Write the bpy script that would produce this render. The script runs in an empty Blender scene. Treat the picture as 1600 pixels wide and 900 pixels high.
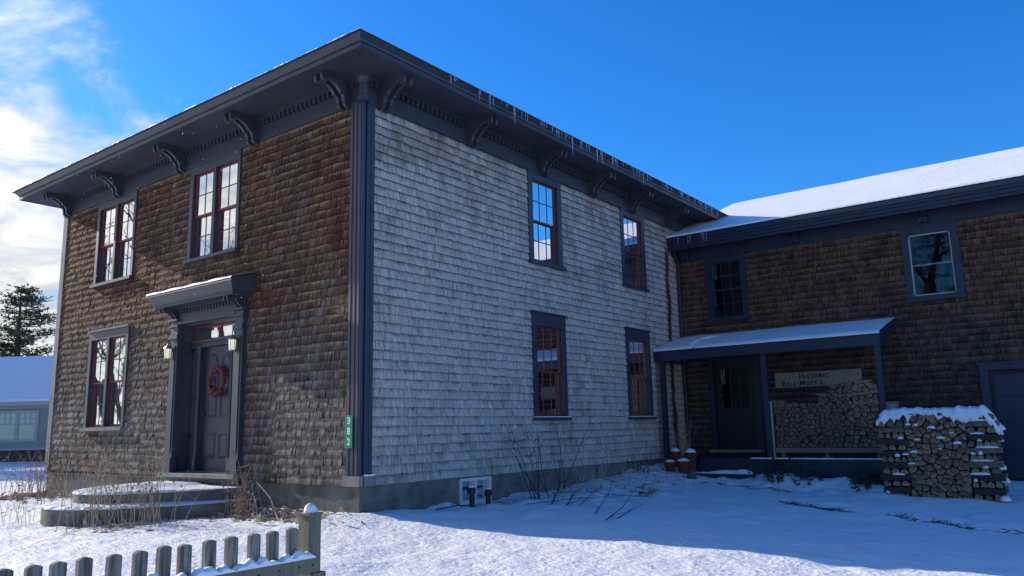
import bpy, math, random
import numpy as np
from mathutils import Vector, Matrix
random.seed(7)
RNG = np.random.RandomState(7)
S = bpy.context.scene
COL = S.collection
R = math.radians

# ------------------------------------------------------------------ camera
PITCH, ROLL, YAW, FPX = 0.176032, -0.0221026, 0.648834, 1227.3
CAM = Vector((8.73378, -7.81480, 0.75744))
_f = Vector((-math.sin(YAW)*math.cos(PITCH), math.cos(YAW)*math.cos(PITCH), math.sin(PITCH)))
_r0 = Vector((math.cos(YAW), math.sin(YAW), 0)); _u0 = _r0.cross(_f)
_a, _b = math.cos(ROLL), math.sin(ROLL)
_r = _r0*_a + _u0*_b; _u = _u0*_a - _r0*_b
cd = bpy.data.cameras.new('camera'); cam = bpy.data.objects.new('camera', cd); COL.objects.link(cam)
cd.sensor_width = 36; cd.lens = FPX/1600*36; cd.clip_end = 3000; cd.clip_start = 0.05
m = Matrix((( _r.x, _u.x, -_f.x, CAM.x), (_r.y, _u.y, -_f.y, CAM.y), (_r.z, _u.z, -_f.z, CAM.z), (0, 0, 0, 1)))
cam.matrix_world = m
S.camera = cam

# ------------------------------------------------------------------ light
SUN_AZ = 5.6            # degrees the light drifts towards +Y while travelling along +X
SUN_EL = 22.7
az, el = R(SUN_AZ), R(SUN_EL)
SD = Vector((math.cos(az)*math.cos(el), math.sin(az)*math.cos(el), -math.sin(el)))   # travel direction
ld = bpy.data.lights.new('sun', 'SUN'); sun = bpy.data.objects.new('sun', ld); COL.objects.link(sun)
ld.energy = 3.5; ld.angle = R(0.53); ld.color = (1.0, 0.91, 0.77)
sun.rotation_euler = SD.to_track_quat('-Z', 'Y').to_euler(); sun.location = (-30, -4, 30)

w = bpy.data.worlds.new('World'); S.world = w; w.use_nodes = True
nt = w.node_tree; N = nt.nodes; L = nt.links
for n in list(N): N.remove(n)
out = N.new('ShaderNodeOutputWorld'); bg = N.new('ShaderNodeBackground')
sky = N.new('ShaderNodeTexSky'); sky.sky_type = 'NISHITA'; sky.sun_disc = False
sky.sun_elevation = el; sky.sun_rotation = math.atan2(-SD.x, -SD.y)
sky.altitude = 300; sky.air_density = 1.0; sky.dust_density = 0.4; sky.ozone_density = 3.0
def wn(t, **k):
    n = N.new(t)
    for a, v in k.items():
        setattr(n, a, v)
    return n
def wmath(op, a, b=None, c=None, clamp=False):
    n = N.new('ShaderNodeMath'); n.operation = op; n.use_clamp = clamp
    for i, v in enumerate((a, b, c)):
        if v is None: continue
        if hasattr(v, 'links') or hasattr(v, 'node'): L.new(v, n.inputs[i])
        else: n.inputs[i].default_value = v
    return n.outputs[0]
hs = N.new('ShaderNodeHueSaturation'); hs.inputs['Saturation'].default_value = 1.3
L.new(sky.outputs[0], hs.inputs['Color'])
tnt = N.new('ShaderNodeMix'); tnt.data_type = 'RGBA'; tnt.blend_type = 'MULTIPLY'; tnt.inputs[0].default_value = 1
L.new(hs.outputs[0], tnt.inputs[6]); tnt.inputs[7].default_value = (.30, .61, .86, 1)
tc = N.new('ShaderNodeTexCoord')
sep = N.new('ShaderNodeSeparateXYZ'); L.new(tc.outputs['Generated'], sep.inputs[0])
zz = wmath('ADD', wmath('MAXIMUM', sep.outputs[2], 0.0), 0.10)
cmb = N.new('ShaderNodeCombineXYZ')
L.new(wmath('DIVIDE', sep.outputs[0], zz), cmb.inputs[0]); L.new(wmath('DIVIDE', sep.outputs[1], zz), cmb.inputs[1])
mp = N.new('ShaderNodeMapping'); L.new(cmb.outputs[0], mp.inputs[0])
mp.inputs['Rotation'].default_value = (0, 0, R(30)); mp.inputs['Scale'].default_value = (0.9, 1.5, 1)
n1 = N.new('ShaderNodeTexNoise'); L.new(mp.outputs[0], n1.inputs['Vector'])
n1.inputs['Scale'].default_value = 1.7; n1.inputs['Detail'].default_value = 9; n1.inputs['Roughness'].default_value = 0.62
n1.inputs['Distortion'].default_value = 0.5
n2 = N.new('ShaderNodeTexNoise'); L.new(mp.outputs[0], n2.inputs['Vector'])
n2.inputs['Scale'].default_value = 0.55; n2.inputs['Detail'].default_value = 4
# how far a direction is towards the cloudy side of the sky
CD = Vector((-0.94, -0.34, 0.0)).normalized()
dot = wmath('ADD', wmath('MULTIPLY', sep.outputs[0], CD.x), wmath('MULTIPLY', sep.outputs[1], CD.y))
amt = wmath('ADD', wmath('MULTIPLY', wmath('SUBTRACT', dot, 0.595), 7.0), wmath('MULTIPLY', wmath('SUBTRACT', n2.outputs[0], 0.5), 0.9))
amt = wmath('SUBTRACT', amt, wmath('MULTIPLY', sep.outputs[2], 1.5))
dot2 = wmath('ADD', wmath('MULTIPLY', sep.outputs[0], 0.82), wmath('MULTIPLY', sep.outputs[1], -0.57))     # unseen cloud bank behind the camera, added as neutral fill light
amt = wmath('MAXIMUM', wmath('MINIMUM', amt, 0.75), wmath('SUBTRACT', wmath('MULTIPLY', wmath('SUBTRACT', dot2, 0.80), 4.0), wmath('MULTIPLY', sep.outputs[2], 0.8)))
cl = wmath('ADD', amt, wmath('MULTIPLY', wmath('SUBTRACT', n1.outputs[0], 0.5), 2.6))
mr = N.new('ShaderNodeMapRange'); mr.interpolation_type = 'SMOOTHSTEP'; L.new(cl, mr.inputs[0])
mr.inputs[1].default_value = -0.25; mr.inputs[2].default_value = 0.75; mr.inputs[3].default_value = 0; mr.inputs[4].default_value = 0.96
mr2 = N.new('ShaderNodeMapRange'); L.new(n1.outputs[0], mr2.inputs[0])
mr2.inputs[1].default_value = 0.36; mr2.inputs[2].default_value = 0.66; mr2.inputs[3].default_value = 1.35; mr2.inputs[4].default_value = 3.3
sdot = wmath('ADD', wmath('MULTIPLY', sep.outputs[0], -SD.x), wmath('ADD', wmath('MULTIPLY', sep.outputs[1], -SD.y), wmath('MULTIPLY', sep.outputs[2], -SD.z)))
glow = wmath('ADD', 1.0, wmath('MULTIPLY', wmath('POWER', wmath('MAXIMUM', sdot, 0.0), 10.0), 1.7))
cc = N.new('ShaderNodeMix'); cc.data_type = 'RGBA'; cc.blend_type = 'MULTIPLY'; cc.inputs[0].default_value = 1
cc.inputs[6].default_value = (1.0, 0.99, 0.97, 1); L.new(wmath('MULTIPLY', mr2.outputs[0], glow), cc.inputs[7])
mx = N.new('ShaderNodeMix'); mx.data_type = 'RGBA'; L.new(mr.outputs[0], mx.inputs[0])
L.new(tnt.outputs[2], mx.inputs[6]); L.new(cc.outputs[2], mx.inputs[7])
L.new(mx.outputs[2], bg.inputs[0]); bg.inputs[1].default_value = 0.15
L.new(bg.outputs[0], out.inputs[0])
S.view_settings.view_transform = 'Standard'; S.view_settings.look = 'None'
S.view_settings.exposure = 0.80; S.view_settings.gamma = 1.0
S.cycles.max_bounces = 8; S.cycles.transparent_max_bounces = 16

# ------------------------------------------------------------------ materials
class NT:
    def __init__(s, name):
        s.m = bpy.data.materials.new(name); s.m.use_nodes = True; s.t = s.m.node_tree; s.N = s.t.nodes; s.L = s.t.links
        s.p = s.N['Principled BSDF']; s.o = s.N['Material Output']
        s.tc = s.N.new('ShaderNodeTexCoord')
    def lk(s, a, b): s.L.new(a, b)
    def noise(s, sc, det=4, rough=.55, stretch=(1, 1, 1), dist=0):
        mp = s.N.new('ShaderNodeMapping'); mp.inputs['Scale'].default_value = stretch
        s.lk(s.tc.outputs['Object'], mp.inputs[0]); n = s.N.new('ShaderNodeTexNoise'); s.lk(mp.outputs[0], n.inputs['Vector'])
        n.inputs['Scale'].default_value = sc; n.inputs['Detail'].default_value = det; n.inputs['Roughness'].default_value = rough
        n.inputs['Distortion'].default_value = dist
        return n.outputs[0]
    def math(s, op, a, b=None, clamp=False):
        n = s.N.new('ShaderNodeMath'); n.operation = op; n.use_clamp = clamp
        for i, v in enumerate((a, b)):
            if v is None: continue
            if isinstance(v, (int, float)): n.inputs[i].default_value = v
            else: s.lk(v, n.inputs[i])
        return n.outputs[0]
    def rng(s, v, a, b, c=0, d=1):
        n = s.N.new('ShaderNodeMapRange'); s.lk(v, n.inputs[0])
        for i, q in zip((1, 2, 3, 4), (a, b, c, d)): n.inputs[i].default_value = q
        return n.outputs[0]
    def mix(s, f, a, b, blend='MIX'):
        n = s.N.new('ShaderNodeMix'); n.data_type = 'RGBA'; n.blend_type = blend
        for i, v in ((0, f), (6, a), (7, b)):
            if isinstance(v, (int, float)): n.inputs[i].default_value = v
            elif isinstance(v, tuple): n.inputs[i].default_value = (*v, 1)
            else: s.lk(v, n.inputs[i])
        return n.outputs[2]
    def bump(s, h, st, d=0.02):
        n = s.N.new('ShaderNodeBump'); n.inputs['Strength'].default_value = st; n.inputs['Distance'].default_value = d
        s.lk(h, n.inputs['Height']); s.lk(n.outputs[0], s.p.inputs['Normal'])
    def attr(s, name):
        n = s.N.new('ShaderNodeAttribute'); n.attribute_name = name; return n
    def xyz(s):
        n = s.N.new('ShaderNodeSeparateXYZ'); g = s.N.new('ShaderNodeNewGeometry'); s.lk(g.outputs['Position'], n.inputs[0]); return n.outputs

def simple(name, c, c2=None, rough=.6, sc=6, stretch=(1, 1, 1), bump=.2, metal=0, lo=.35, hi=.65, spec=.5):
    k = NT(name)
    f = k.rng(k.noise(sc, 5, .6, stretch), lo, hi)
    k.lk(k.mix(f, c, c2 or tuple(x*.7 for x in c)), k.p.inputs['Base Color'])
    k.p.inputs['Roughness'].default_value = rough; k.p.inputs['Metallic'].default_value = metal
    k.p.inputs['Specular IOR Level'].default_value = spec
    if bump: k.bump(k.noise(sc*6, 4, .6, stretch), bump, .01)
    return k.m

def shingle_mat(name, grey1, grey2, brown1, brown2, zlo, zhi, brown_bias=0.0, stain=None, moss=None, rw=.3, char=None, mode='bottom', tan=None):
    k = NT(name); X, Y, Z = k.xyz()
    at = k.attr('tint'); sepc = k.N.new('ShaderNodeSeparateColor'); k.lk(at.outputs['Color'], sepc.inputs[0])
    r1, r2 = sepc.outputs[0], sepc.outputs[1]
    big = k.noise(.55, 3, .6); med = k.noise(2.2, 4, .6)
    grain = k.noise(9, 5, .65, (4.5, 4.5, .45)); fine = k.noise(40, 4, .6, (3, 3, .3))
    g = k.math('ADD', k.math('MULTIPLY', r1, rw), k.math('MULTIPLY', k.rng(grain, .32, .68), 1-rw), True)
    grey = k.mix(g, grey2, grey1); brown = k.mix(g, brown2, brown1)
    h = k.rng(Z, zlo, zhi)
    f = k.math('ADD', h, k.math('MULTIPLY', k.math('SUBTRACT', big, .5), 1.5))
    f = k.math('ADD', f, k.math('MULTIPLY', k.math('SUBTRACT', med, .5), 1.1))
    f = k.math('ADD', f, k.math('MULTIPLY', k.math('SUBTRACT', r2, .5), .55))
    f = k.math('ADD', f, brown_bias, True)
    c = k.mix(f, grey, brown)
    # dark water streaks running down the courses
    st = k.rng(k.noise(5, 4, .7, (3.2, 3.2, .28)), .52, .74)
    sp = k.math('MULTIPLY', st, k.rng(k.noise(1.1, 3, .6), .38, .62))
    c = k.mix(k.math('MULTIPLY', sp, .85), c, tuple(x*.30 for x in grey2))
    k_f = k.rng(fine, .35, .65, .78, 1.15)
    c = k.mix(1.0, c, k_f, 'MULTIPLY')
    if moss:
        a = k.math('MULTIPLY', k.rng(k.noise(26, 4, .7, (2.4, 2.4, .9)), .5, .66), k.rng(k.noise(.8, 3, .6), .42, .6))
        c = k.mix(k.math('MULTIPLY', a, .85), c, moss)
    if stain:      # a long stain down the wall beside the downspout
        d = k.math('ABSOLUTE', k.math('SUBTRACT', Y, k.math('ADD', stain[0], k.math('MULTIPLY', k.math('SUBTRACT', k.noise(1.4, 3), .5), .35))))
        c = k.mix(k.math('MULTIPLY', k.rng(d, .04, .17, 1, 0), k.rng(Z, 5.4, 5.0)), c, (.025, .028, .028))
    if char:      # band of charcoal weathering
        b_ = k.math('MULTIPLY', k.rng(Z, char[0], char[0]+.9), k.rng(Z, char[1], char[1]-1.0))
        b_ = k.math('MULTIPLY', b_, k.rng(X, char[2], char[2]-2.5, .35, 1))
        b_ = k.math('ADD', b_, k.math('MULTIPLY', k.math('SUBTRACT', med, .5), 1.2), True)
        c = k.mix(k.math('MULTIPLY', b_, .72), c, k.mix(g, (.05, .046, .045), (.13, .12, .115)))
    hb = sepc.outputs[2]
    stk = k.noise(16, 4, .75, (3.2, 3.2, .25)); blot = k.noise(3.5, 5, .7)
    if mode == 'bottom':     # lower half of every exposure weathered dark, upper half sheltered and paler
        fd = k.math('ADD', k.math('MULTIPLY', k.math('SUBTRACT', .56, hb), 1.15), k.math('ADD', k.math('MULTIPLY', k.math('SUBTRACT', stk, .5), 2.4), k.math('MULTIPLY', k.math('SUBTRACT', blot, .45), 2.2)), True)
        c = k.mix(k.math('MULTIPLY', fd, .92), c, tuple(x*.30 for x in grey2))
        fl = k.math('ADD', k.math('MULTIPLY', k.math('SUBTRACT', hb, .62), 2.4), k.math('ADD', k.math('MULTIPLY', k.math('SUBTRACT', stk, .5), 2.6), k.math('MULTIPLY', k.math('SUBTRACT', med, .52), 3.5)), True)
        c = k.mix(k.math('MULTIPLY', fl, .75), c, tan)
    else:                    # grime streaks, with shade below the butt line above painted into the colour
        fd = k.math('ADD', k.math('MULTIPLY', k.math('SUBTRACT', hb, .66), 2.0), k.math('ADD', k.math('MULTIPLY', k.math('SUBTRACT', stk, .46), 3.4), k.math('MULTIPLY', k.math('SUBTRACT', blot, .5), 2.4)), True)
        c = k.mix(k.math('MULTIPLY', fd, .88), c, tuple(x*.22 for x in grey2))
    # butt ends dark with dirt, deepened to paint in the course shadow lines
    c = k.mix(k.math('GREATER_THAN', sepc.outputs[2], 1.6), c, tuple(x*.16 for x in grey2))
    k.lk(c, k.p.inputs['Base Color']); k.p.inputs['Roughness'].default_value = .88
    k.p.inputs['Specular IOR Level'].default_value = .2
    k.bump(k.math('ADD', grain, k.math('MULTIPLY', fine, .6)), .8, .02)
    return k.m

M = {}
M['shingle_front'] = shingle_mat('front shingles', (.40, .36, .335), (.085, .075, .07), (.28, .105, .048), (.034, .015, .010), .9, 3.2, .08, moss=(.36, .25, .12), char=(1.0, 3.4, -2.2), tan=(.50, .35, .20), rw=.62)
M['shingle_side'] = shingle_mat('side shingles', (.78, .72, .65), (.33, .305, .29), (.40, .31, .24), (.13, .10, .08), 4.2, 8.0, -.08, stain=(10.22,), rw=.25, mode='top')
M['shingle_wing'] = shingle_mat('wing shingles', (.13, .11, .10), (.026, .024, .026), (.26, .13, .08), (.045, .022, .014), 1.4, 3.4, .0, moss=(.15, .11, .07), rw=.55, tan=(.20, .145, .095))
M['trim'] = simple('slate blue trim paint', (.044, .051, .070), (.032, .039, .054), .45, 3, bump=.06)
M['trim_shaded'] = simple('shaded trim paint', (.011, .022, .048), (.008, .016, .036), .5, 3, bump=.06)  # slate trim again, the wing's deep shade put into its colour
M['trim_worn'] = simple('worn grey trim', (.27, .26, .24), (.17, .165, .16), .8, 9, (1, 1, .3), .2)
M['door'] = simple('door paint', (.034, .040, .056), (.027, .033, .047), .4, 3, bump=.04)
M['back_door'] = simple('dark door paint', (.004, .006, .012), (.003, .005, .010), .45, 3, bump=.04)
M['red'] = simple('red sash paint', (.26, .034, .030), (.15, .024, .022), .5, 12, bump=.05)
M['orange'] = simple('faded red sash paint', (.34, .07, .04), (.2, .05, .035), .6, 12, bump=.05)
M['cream'] = simple('cream paint', (.34, .32, .28), (.26, .25, .22), .6, 8, bump=.1)
M['white'] = simple('white vinyl', (.72, .72, .72), (.6, .6, .62), .4, 5, bump=.02)
M['concrete'] = simple('weathered concrete', (.24, .225, .20), (.07, .075, .068), .95, 2.5, bump=.5, lo=.3, hi=.7)
M['step'] = simple('stone step', (.20, .18, .155), (.11, .10, .09), .95, 5, bump=.6)
M['roofing'] = simple('asphalt roofing', (.05, .05, .05), (.03, .03, .03), .95, 20, bump=.4)
M['soffit'] = M['trim']
M['floor'] = simple('interior floorboards', (.30, .17, .09), (.2, .11, .06), .5, 4, (1, 8, 1), .05)
M['plaster'] = simple('warm interior plaster', (.42, .27, .17), (.36, .23, .15), .8, 3, bump=.05)
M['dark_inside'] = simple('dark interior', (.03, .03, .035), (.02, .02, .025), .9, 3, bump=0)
M['curtain'] = simple('pale blind', (.66, .68, .64), (.6, .62, .6), .9, 3, (6, 6, 1), .1)
M['metal_black'] = simple('black pipe', (.012, .013, .016), (.02, .02, .022), .5, 8, bump=.05)
M['greensign'] = simple('green reflective sign', (.0, .26, .11), (.0, .23, .10), .35, 5, bump=0)
M['signwhite'] = simple('white lettering', (.85, .85, .85), (.8, .8, .8), .4, 5, bump=0)
M['board'] = simple('weathered sign board', (.34, .33, .29), (.22, .21, .19), .8, 4, (1, 1, 9), .15)
M['ink'] = simple('black lettering', (.012, .012, .014), (.01, .01, .01), .6, 5, bump=0)
M['lumber'] = simple('pale lumber', (.22, .18, .12), (.15, .125, .09), .8, 4, (1, 6, 6), .2)
M['fencewood'] = simple('weathered treated fence wood', (.25, .225, .15), (.12, .11, .08), .85, 5, (5, 5, .5), .45, lo=.3, hi=.7)
M['picket'] = simple('grey picket wood', (.29, .27, .23), (.075, .07, .06), .9, 7, (5, 5, .4), .5, lo=.36, hi=.62)
M['nail'] = simple('rusty nail', (.02, .015, .012), None, .6, 5, bump=0)
M['cutwood'] = simple('split wood end', (.38, .255, .15), (.14, .09, .055), .9, 14, (1, 1, 1), .5)
M['cutwood2'] = simple('greyed wood end', (.22, .155, .10), (.08, .056, .038), .9, 12, (1, 1, 1), .5)
M['bark'] = simple('bark', (.07, .05, .04), (.022, .018, .016), .95, 18, (1, 1, 1), .8)
M['splitside'] = simple('split wood side', (.24, .18, .12), (.10, .075, .055), .9, 9, (1, 3, 3), .5)
M['terracotta'] = simple('terracotta', (.16, .035, .018), (.09, .022, .012), .8, 8, bump=.2)
M['twig'] = simple('dark twig', (.055, .035, .028), (.03, .02, .018), .9, 10, bump=0)
M['straw'] = simple('dry straw stem', (.52, .42, .28), (.33, .25, .16), .9, 10, bump=0)
M['dryleaf'] = simple('dry leaf', (.30, .17, .09), (.13, .08, .05), .9, 10, bump=0)
M['evergreen_leaf'] = simple('leathery evergreen leaf', (.035, .05, .03), (.02, .022, .02), .6, 10, bump=0)
M['grass'] = simple('flattened winter grass', (.085, .085, .055), (.045, .045, .035), .9, 10, bump=0)
M['needle'] = simple('pine needles', (.055, .085, .03), (.025, .045, .02), .8, 1.5, bump=0)
M['trunk'] = simple('tree bark', (.085, .07, .06), (.05, .04, .035), .95, 5, (1, 1, .3), .5)
M['berry'] = simple('red berries', (.26, .035, .04), (.15, .028, .032), .4, 30, bump=.1)
M['iron'] = simple('pewter lantern metal', (.30, .30, .31), (.2, .2, .21), .4, 10, metal=.5, bump=.05)
M['neighbour_wall'] = simple('sage green siding', (.27, .34, .28), (.24, .31, .26), .8, 2, (1, 1, 1), .1)
M['neighbour_trim'] = simple('pale grey trim', (.42, .44, .45), (.38, .40, .41), .7, 3, bump=.05)
M['brick_dark'] = simple('dark foundation', (.10, .07, .06), (.04, .035, .03), .9, 1.5, bump=.2)
M['stonecone'] = simple('mossy stone', (.10, .12, .05), (.05, .06, .035), .9, 12, bump=.6)

def snow_mat(name, fine=90, st=.55, d=.006, big=0.0):
    k = NT(name)
    k.p.inputs['Base Color'].default_value = (.86, .87, .89, 1)
    k.p.inputs['Roughness'].default_value = .55; k.p.inputs['Specular IOR Level'].default_value = .3
    k.p.inputs['Subsurface Weight'].default_value = 0.0
    a = k.noise(fine, 3, .6); b = k.noise(15, 2, .5)
    h = k.math('ADD', k.math('MULTIPLY', a, .3), k.math('MULTIPLY', b, .9))
    if big: h = k.math('ADD', h, k.math('MULTIPLY', k.noise(6.5, 4, .6, (1, 1.8, 1)), big))
    k.bump(h, st, d)
    return k.m
M['snow'] = snow_mat('snow crust', 70, .75, .03, 1.6)
M['snow_soft'] = snow_mat('settled snow', 60, .5, .01)
M['roofsnow'] = snow_mat('roof snow', 45, .5, .02, 1.0)

def glass_mat(name, ior=1.75, tint=(.93, .96, .95), wave=.02):
    k = NT(name); k.N.remove(k.p)
    tr = k.N.new('ShaderNodeBsdfTransparent'); tr.inputs[0].default_value = (*tint, 1)
    gl = k.N.new('ShaderNodeBsdfGlossy'); gl.inputs['Roughness'].default_value = 0.015
    fr = k.N.new('ShaderNodeFresnel'); fr.inputs[0].default_value = ior
    b = k.N.new('ShaderNodeBump'); b.inputs['Strength'].default_value = wave; b.inputs['Distance'].default_value = .02
    k.lk(k.noise(3.5, 2, .5), b.inputs['Height']); k.lk(b.outputs[0], gl.inputs['Normal'])
    ms = k.N.new('ShaderNodeMixShader'); k.lk(fr.outputs[0], ms.inputs[0]); k.lk(tr.outputs[0], ms.inputs[1]); k.lk(gl.outputs[0], ms.inputs[2])
    k.lk(ms.outputs[0], k.o.inputs['Surface']); return k.m
M['glass'] = glass_mat('window glass', 1.55)
M['glass_storm'] = glass_mat('storm window glass', 1.95, (.85, .88, .88), .012)
M['glass_dark'] = glass_mat('dim window glass', 1.45, (.6, .62, .62), .02)
def ice_mat():
    k = NT('ice'); k.p.inputs['Base Color'].default_value = (.86, .92, .97, 1); k.p.inputs['Roughness'].default_value = .22
    k.p.inputs['Transmission Weight'].default_value = .8; k.p.inputs['IOR'].default_value = 1.31
    return k.m
M['ice'] = ice_mat()
def lamp_mat():
    k = NT('glowing lamp glass'); k.p.inputs['Base Color'].default_value = (.85, .83, .72, 1)
    k.p.inputs['Emission Color'].default_value = (1, .86, .50, 1); k.p.inputs['Emission Strength'].default_value = .28
    k.p.inputs['Roughness'].default_value = .3
    return k.m
M['lampglass'] = lamp_mat()
def bulb_mat():
    k = NT('lit bulb'); k.p.inputs['Emission Color'].default_value = (1, .85, .4, 1); k.p.inputs['Emission Strength'].default_value = 3
    return k.m
M['bulb'] = bulb_mat()

# ------------------------------------------------------------------ mesh helpers
class MB:
    def __init__(s): s.v = []; s.f = []; s.mi = []; s.c = []
    def face(s, idx, mi=0, col=None): s.f.append(idx); s.mi.append(mi); s.c.append(col)
    def quad(s, a, b, c, d, mi=0, col=None):
        n = len(s.v); s.v += [a, b, c, d]; s.face((n, n+1, n+2, n+3), mi, col)
    def box(s, x0, x1, y0, y1, z0, z1, mi=0, col=None, T=None):
        if x0 > x1: x0, x1 = x1, x0
        if y0 > y1: y0, y1 = y1, y0
        if z0 > z1: z0, z1 = z1, z0
        P = [(x0, y0, z0), (x1, y0, z0), (x1, y1, z0), (x0, y1, z0), (x0, y0, z1), (x1, y0, z1), (x1, y1, z1), (x0, y1, z1)]
        if T: P = [T(*p) for p in P]
        n = len(s.v); s.v += P
        for q in ((0, 3, 2, 1), (4, 5, 6, 7), (0, 1, 5, 4), (1, 2, 6, 5), (2, 3, 7, 6), (3, 0, 4, 7)):
            s.face(tuple(n+i for i in q), mi, col)
    def prism(s, poly, d0, d1, T, mi=0, mside=None):
        """poly: list of (a,b); T(a,b,d) -> world"""
        n = len(s.v); k = len(poly)
        s.v += [T(a, b, d0) for a, b in poly] + [T(a, b, d1) for a, b in poly]
        s.face(tuple(n+i for i in range(k)), mi); s.face(tuple(n+k+i for i in reversed(range(k))), mi)
        for i in range(k):
            j = (i+1) % k; s.face((n+i, n+k+i, n+k+j, n+j), mi if mside is None else mside)
    def tube(s, pts, rad, sides=5, mi=0, cap=True):
        pts = [Vector(p) for p in pts]
        if isinstance(rad, (int, float)): rad = [rad]*len(pts)
        n = len(s.v); up = Vector((0, 0, 1))
        for i, p in enumerate(pts):
            d = (pts[min(i+1, len(pts)-1)]-pts[max(i-1, 0)])
            if d.length < 1e-9: d = Vector((0, 0, 1))
            d.normalize(); a = d.cross(up if abs(d.z) < .95 else Vector((1, 0, 0))).normalized(); b = d.cross(a)
            for k in range(sides):
                t = 2*math.pi*k/sides; s.v.append(tuple(p+(a*math.cos(t)+b*math.sin(t))*rad[i]))
        for i in range(len(pts)-1):
            for k in range(sides):
                k2 = (k+1) % sides
                s.face((n+i*sides+k, n+i*sides+k2, n+(i+1)*sides+k2, n+(i+1)*sides+k), mi)
        if cap:
            s.face(tuple(n+k for k in reversed(range(sides))), mi)
            e = n+(len(pts)-1)*sides; s.face(tuple(e+k for k in range(sides)), mi)
    def lathe(s, cx, cy, prof, seg=16, mi=0):
        n = len(s.v)
        for r, z in prof:
            for k in range(seg):
                t = 2*math.pi*k/seg; s.v.append((cx+r*math.cos(t), cy+r*math.sin(t), z))
        for i in range(len(prof)-1):
            for k in range(seg):
                k2 = (k+1) % seg; s.face((n+i*seg+k, n+i*seg+k2, n+(i+1)*seg+k2, n+(i+1)*seg+k), mi)
        s.face(tuple(n+k for k in reversed(range(seg))), mi); e = n+(len(prof)-1)*seg
        s.face(tuple(e+k for k in range(seg)), mi)
    def leaf(s, p, d, wdt, ln, mi=0):
        d = Vector(d).normalized(); r = Vector((random.gauss(0, 1), random.gauss(0, 1), random.gauss(0, 1))); a = d.cross(r)
        if a.length < 1e-5: return
        a.normalize(); p = Vector(p); m_ = p+d*ln*.5
        s.quad(tuple(p), tuple(m_+a*wdt*.5), tuple(p+d*ln), tuple(m_-a*wdt*.5), mi)

def world_loc(o):
    v = Vector((0, 0, 0))
    while o is not None: v += o.location; o = o.parent
    return v
def build(mb, name, mats, parent=None, smooth=False, origin=None, colattr=None):
    me = bpy.data.meshes.new(name)
    off = world_loc(parent) if parent else Vector((0, 0, 0))
    if parent is None and origin is not None: off = Vector(origin)
    V = np.array(mb.v, dtype=np.float64) - np.array(off)
    me.from_pydata(V.tolist(), [], mb.f)
    if not isinstance(mats, (list, tuple)): mats = [mats]
    for x in mats: me.materials.append(M[x] if isinstance(x, str) else x)
    if len(mats) > 1: me.polygons.foreach_set('material_index', mb.mi)
    if smooth: me.polygons.foreach_set('use_smooth', [True]*len(mb.f))
    if colattr:
        ca = me.color_attributes.new(colattr, 'FLOAT_COLOR', 'CORNER')
        arr = []
        for f, c in zip(mb.f, mb.c):
            c = c or (.5, .5, .5)
            if isinstance(c[0], tuple):
                for q in c: arr += [q[0], q[1], q[2], 1.0]
            else: arr += [c[0], c[1], c[2], 1.0]*len(f)
        ca.data.foreach_set('color', arr)
    me.update()
    o = bpy.data.objects.new(name, me); COL.objects.link(o)
    if parent: o.parent = parent
    elif origin is not None: o.location = origin
    return o
def tag(o, label=None, cat=None, group=None, kind=None):
    if label: o['label'] = label
    if cat: o['category'] = cat
    if group: o['group'] = group
    if kind: o['kind'] = kind
    return o
def empty(name, loc, label, cat, group=None):
    o = bpy.data.objects.new(name, None); COL.objects.link(o); o.location = loc; o.empty_display_size = .2
    return tag(o, label, cat, group)
def smoothnoise(X, Y, sc, seed, octs=3):
    rs = np.random.RandomState(seed); out = np.zeros_like(X); amp = 1; tot = 0
    for o_ in range(octs):
        G = rs.rand(256, 256); x = X*sc+37.3*o_; y = Y*sc+11.7*o_
        xi = np.floor(x).astype(int); yi = np.floor(y).astype(int); fx = x-xi; fy = y-yi
        fx = fx*fx*(3-2*fx); fy = fy*fy*(3-2*fy); g = lambda a, b: G[a % 256, b % 256]
        out += amp*((g(xi, yi)*(1-fx)+g(xi+1, yi)*fx)*(1-fy)+(g(xi, yi+1)*(1-fx)+g(xi+1, yi+1)*fx)*fy)
        tot += amp; amp *= .5; sc *= 2.03
    return out/tot-.5

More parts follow.
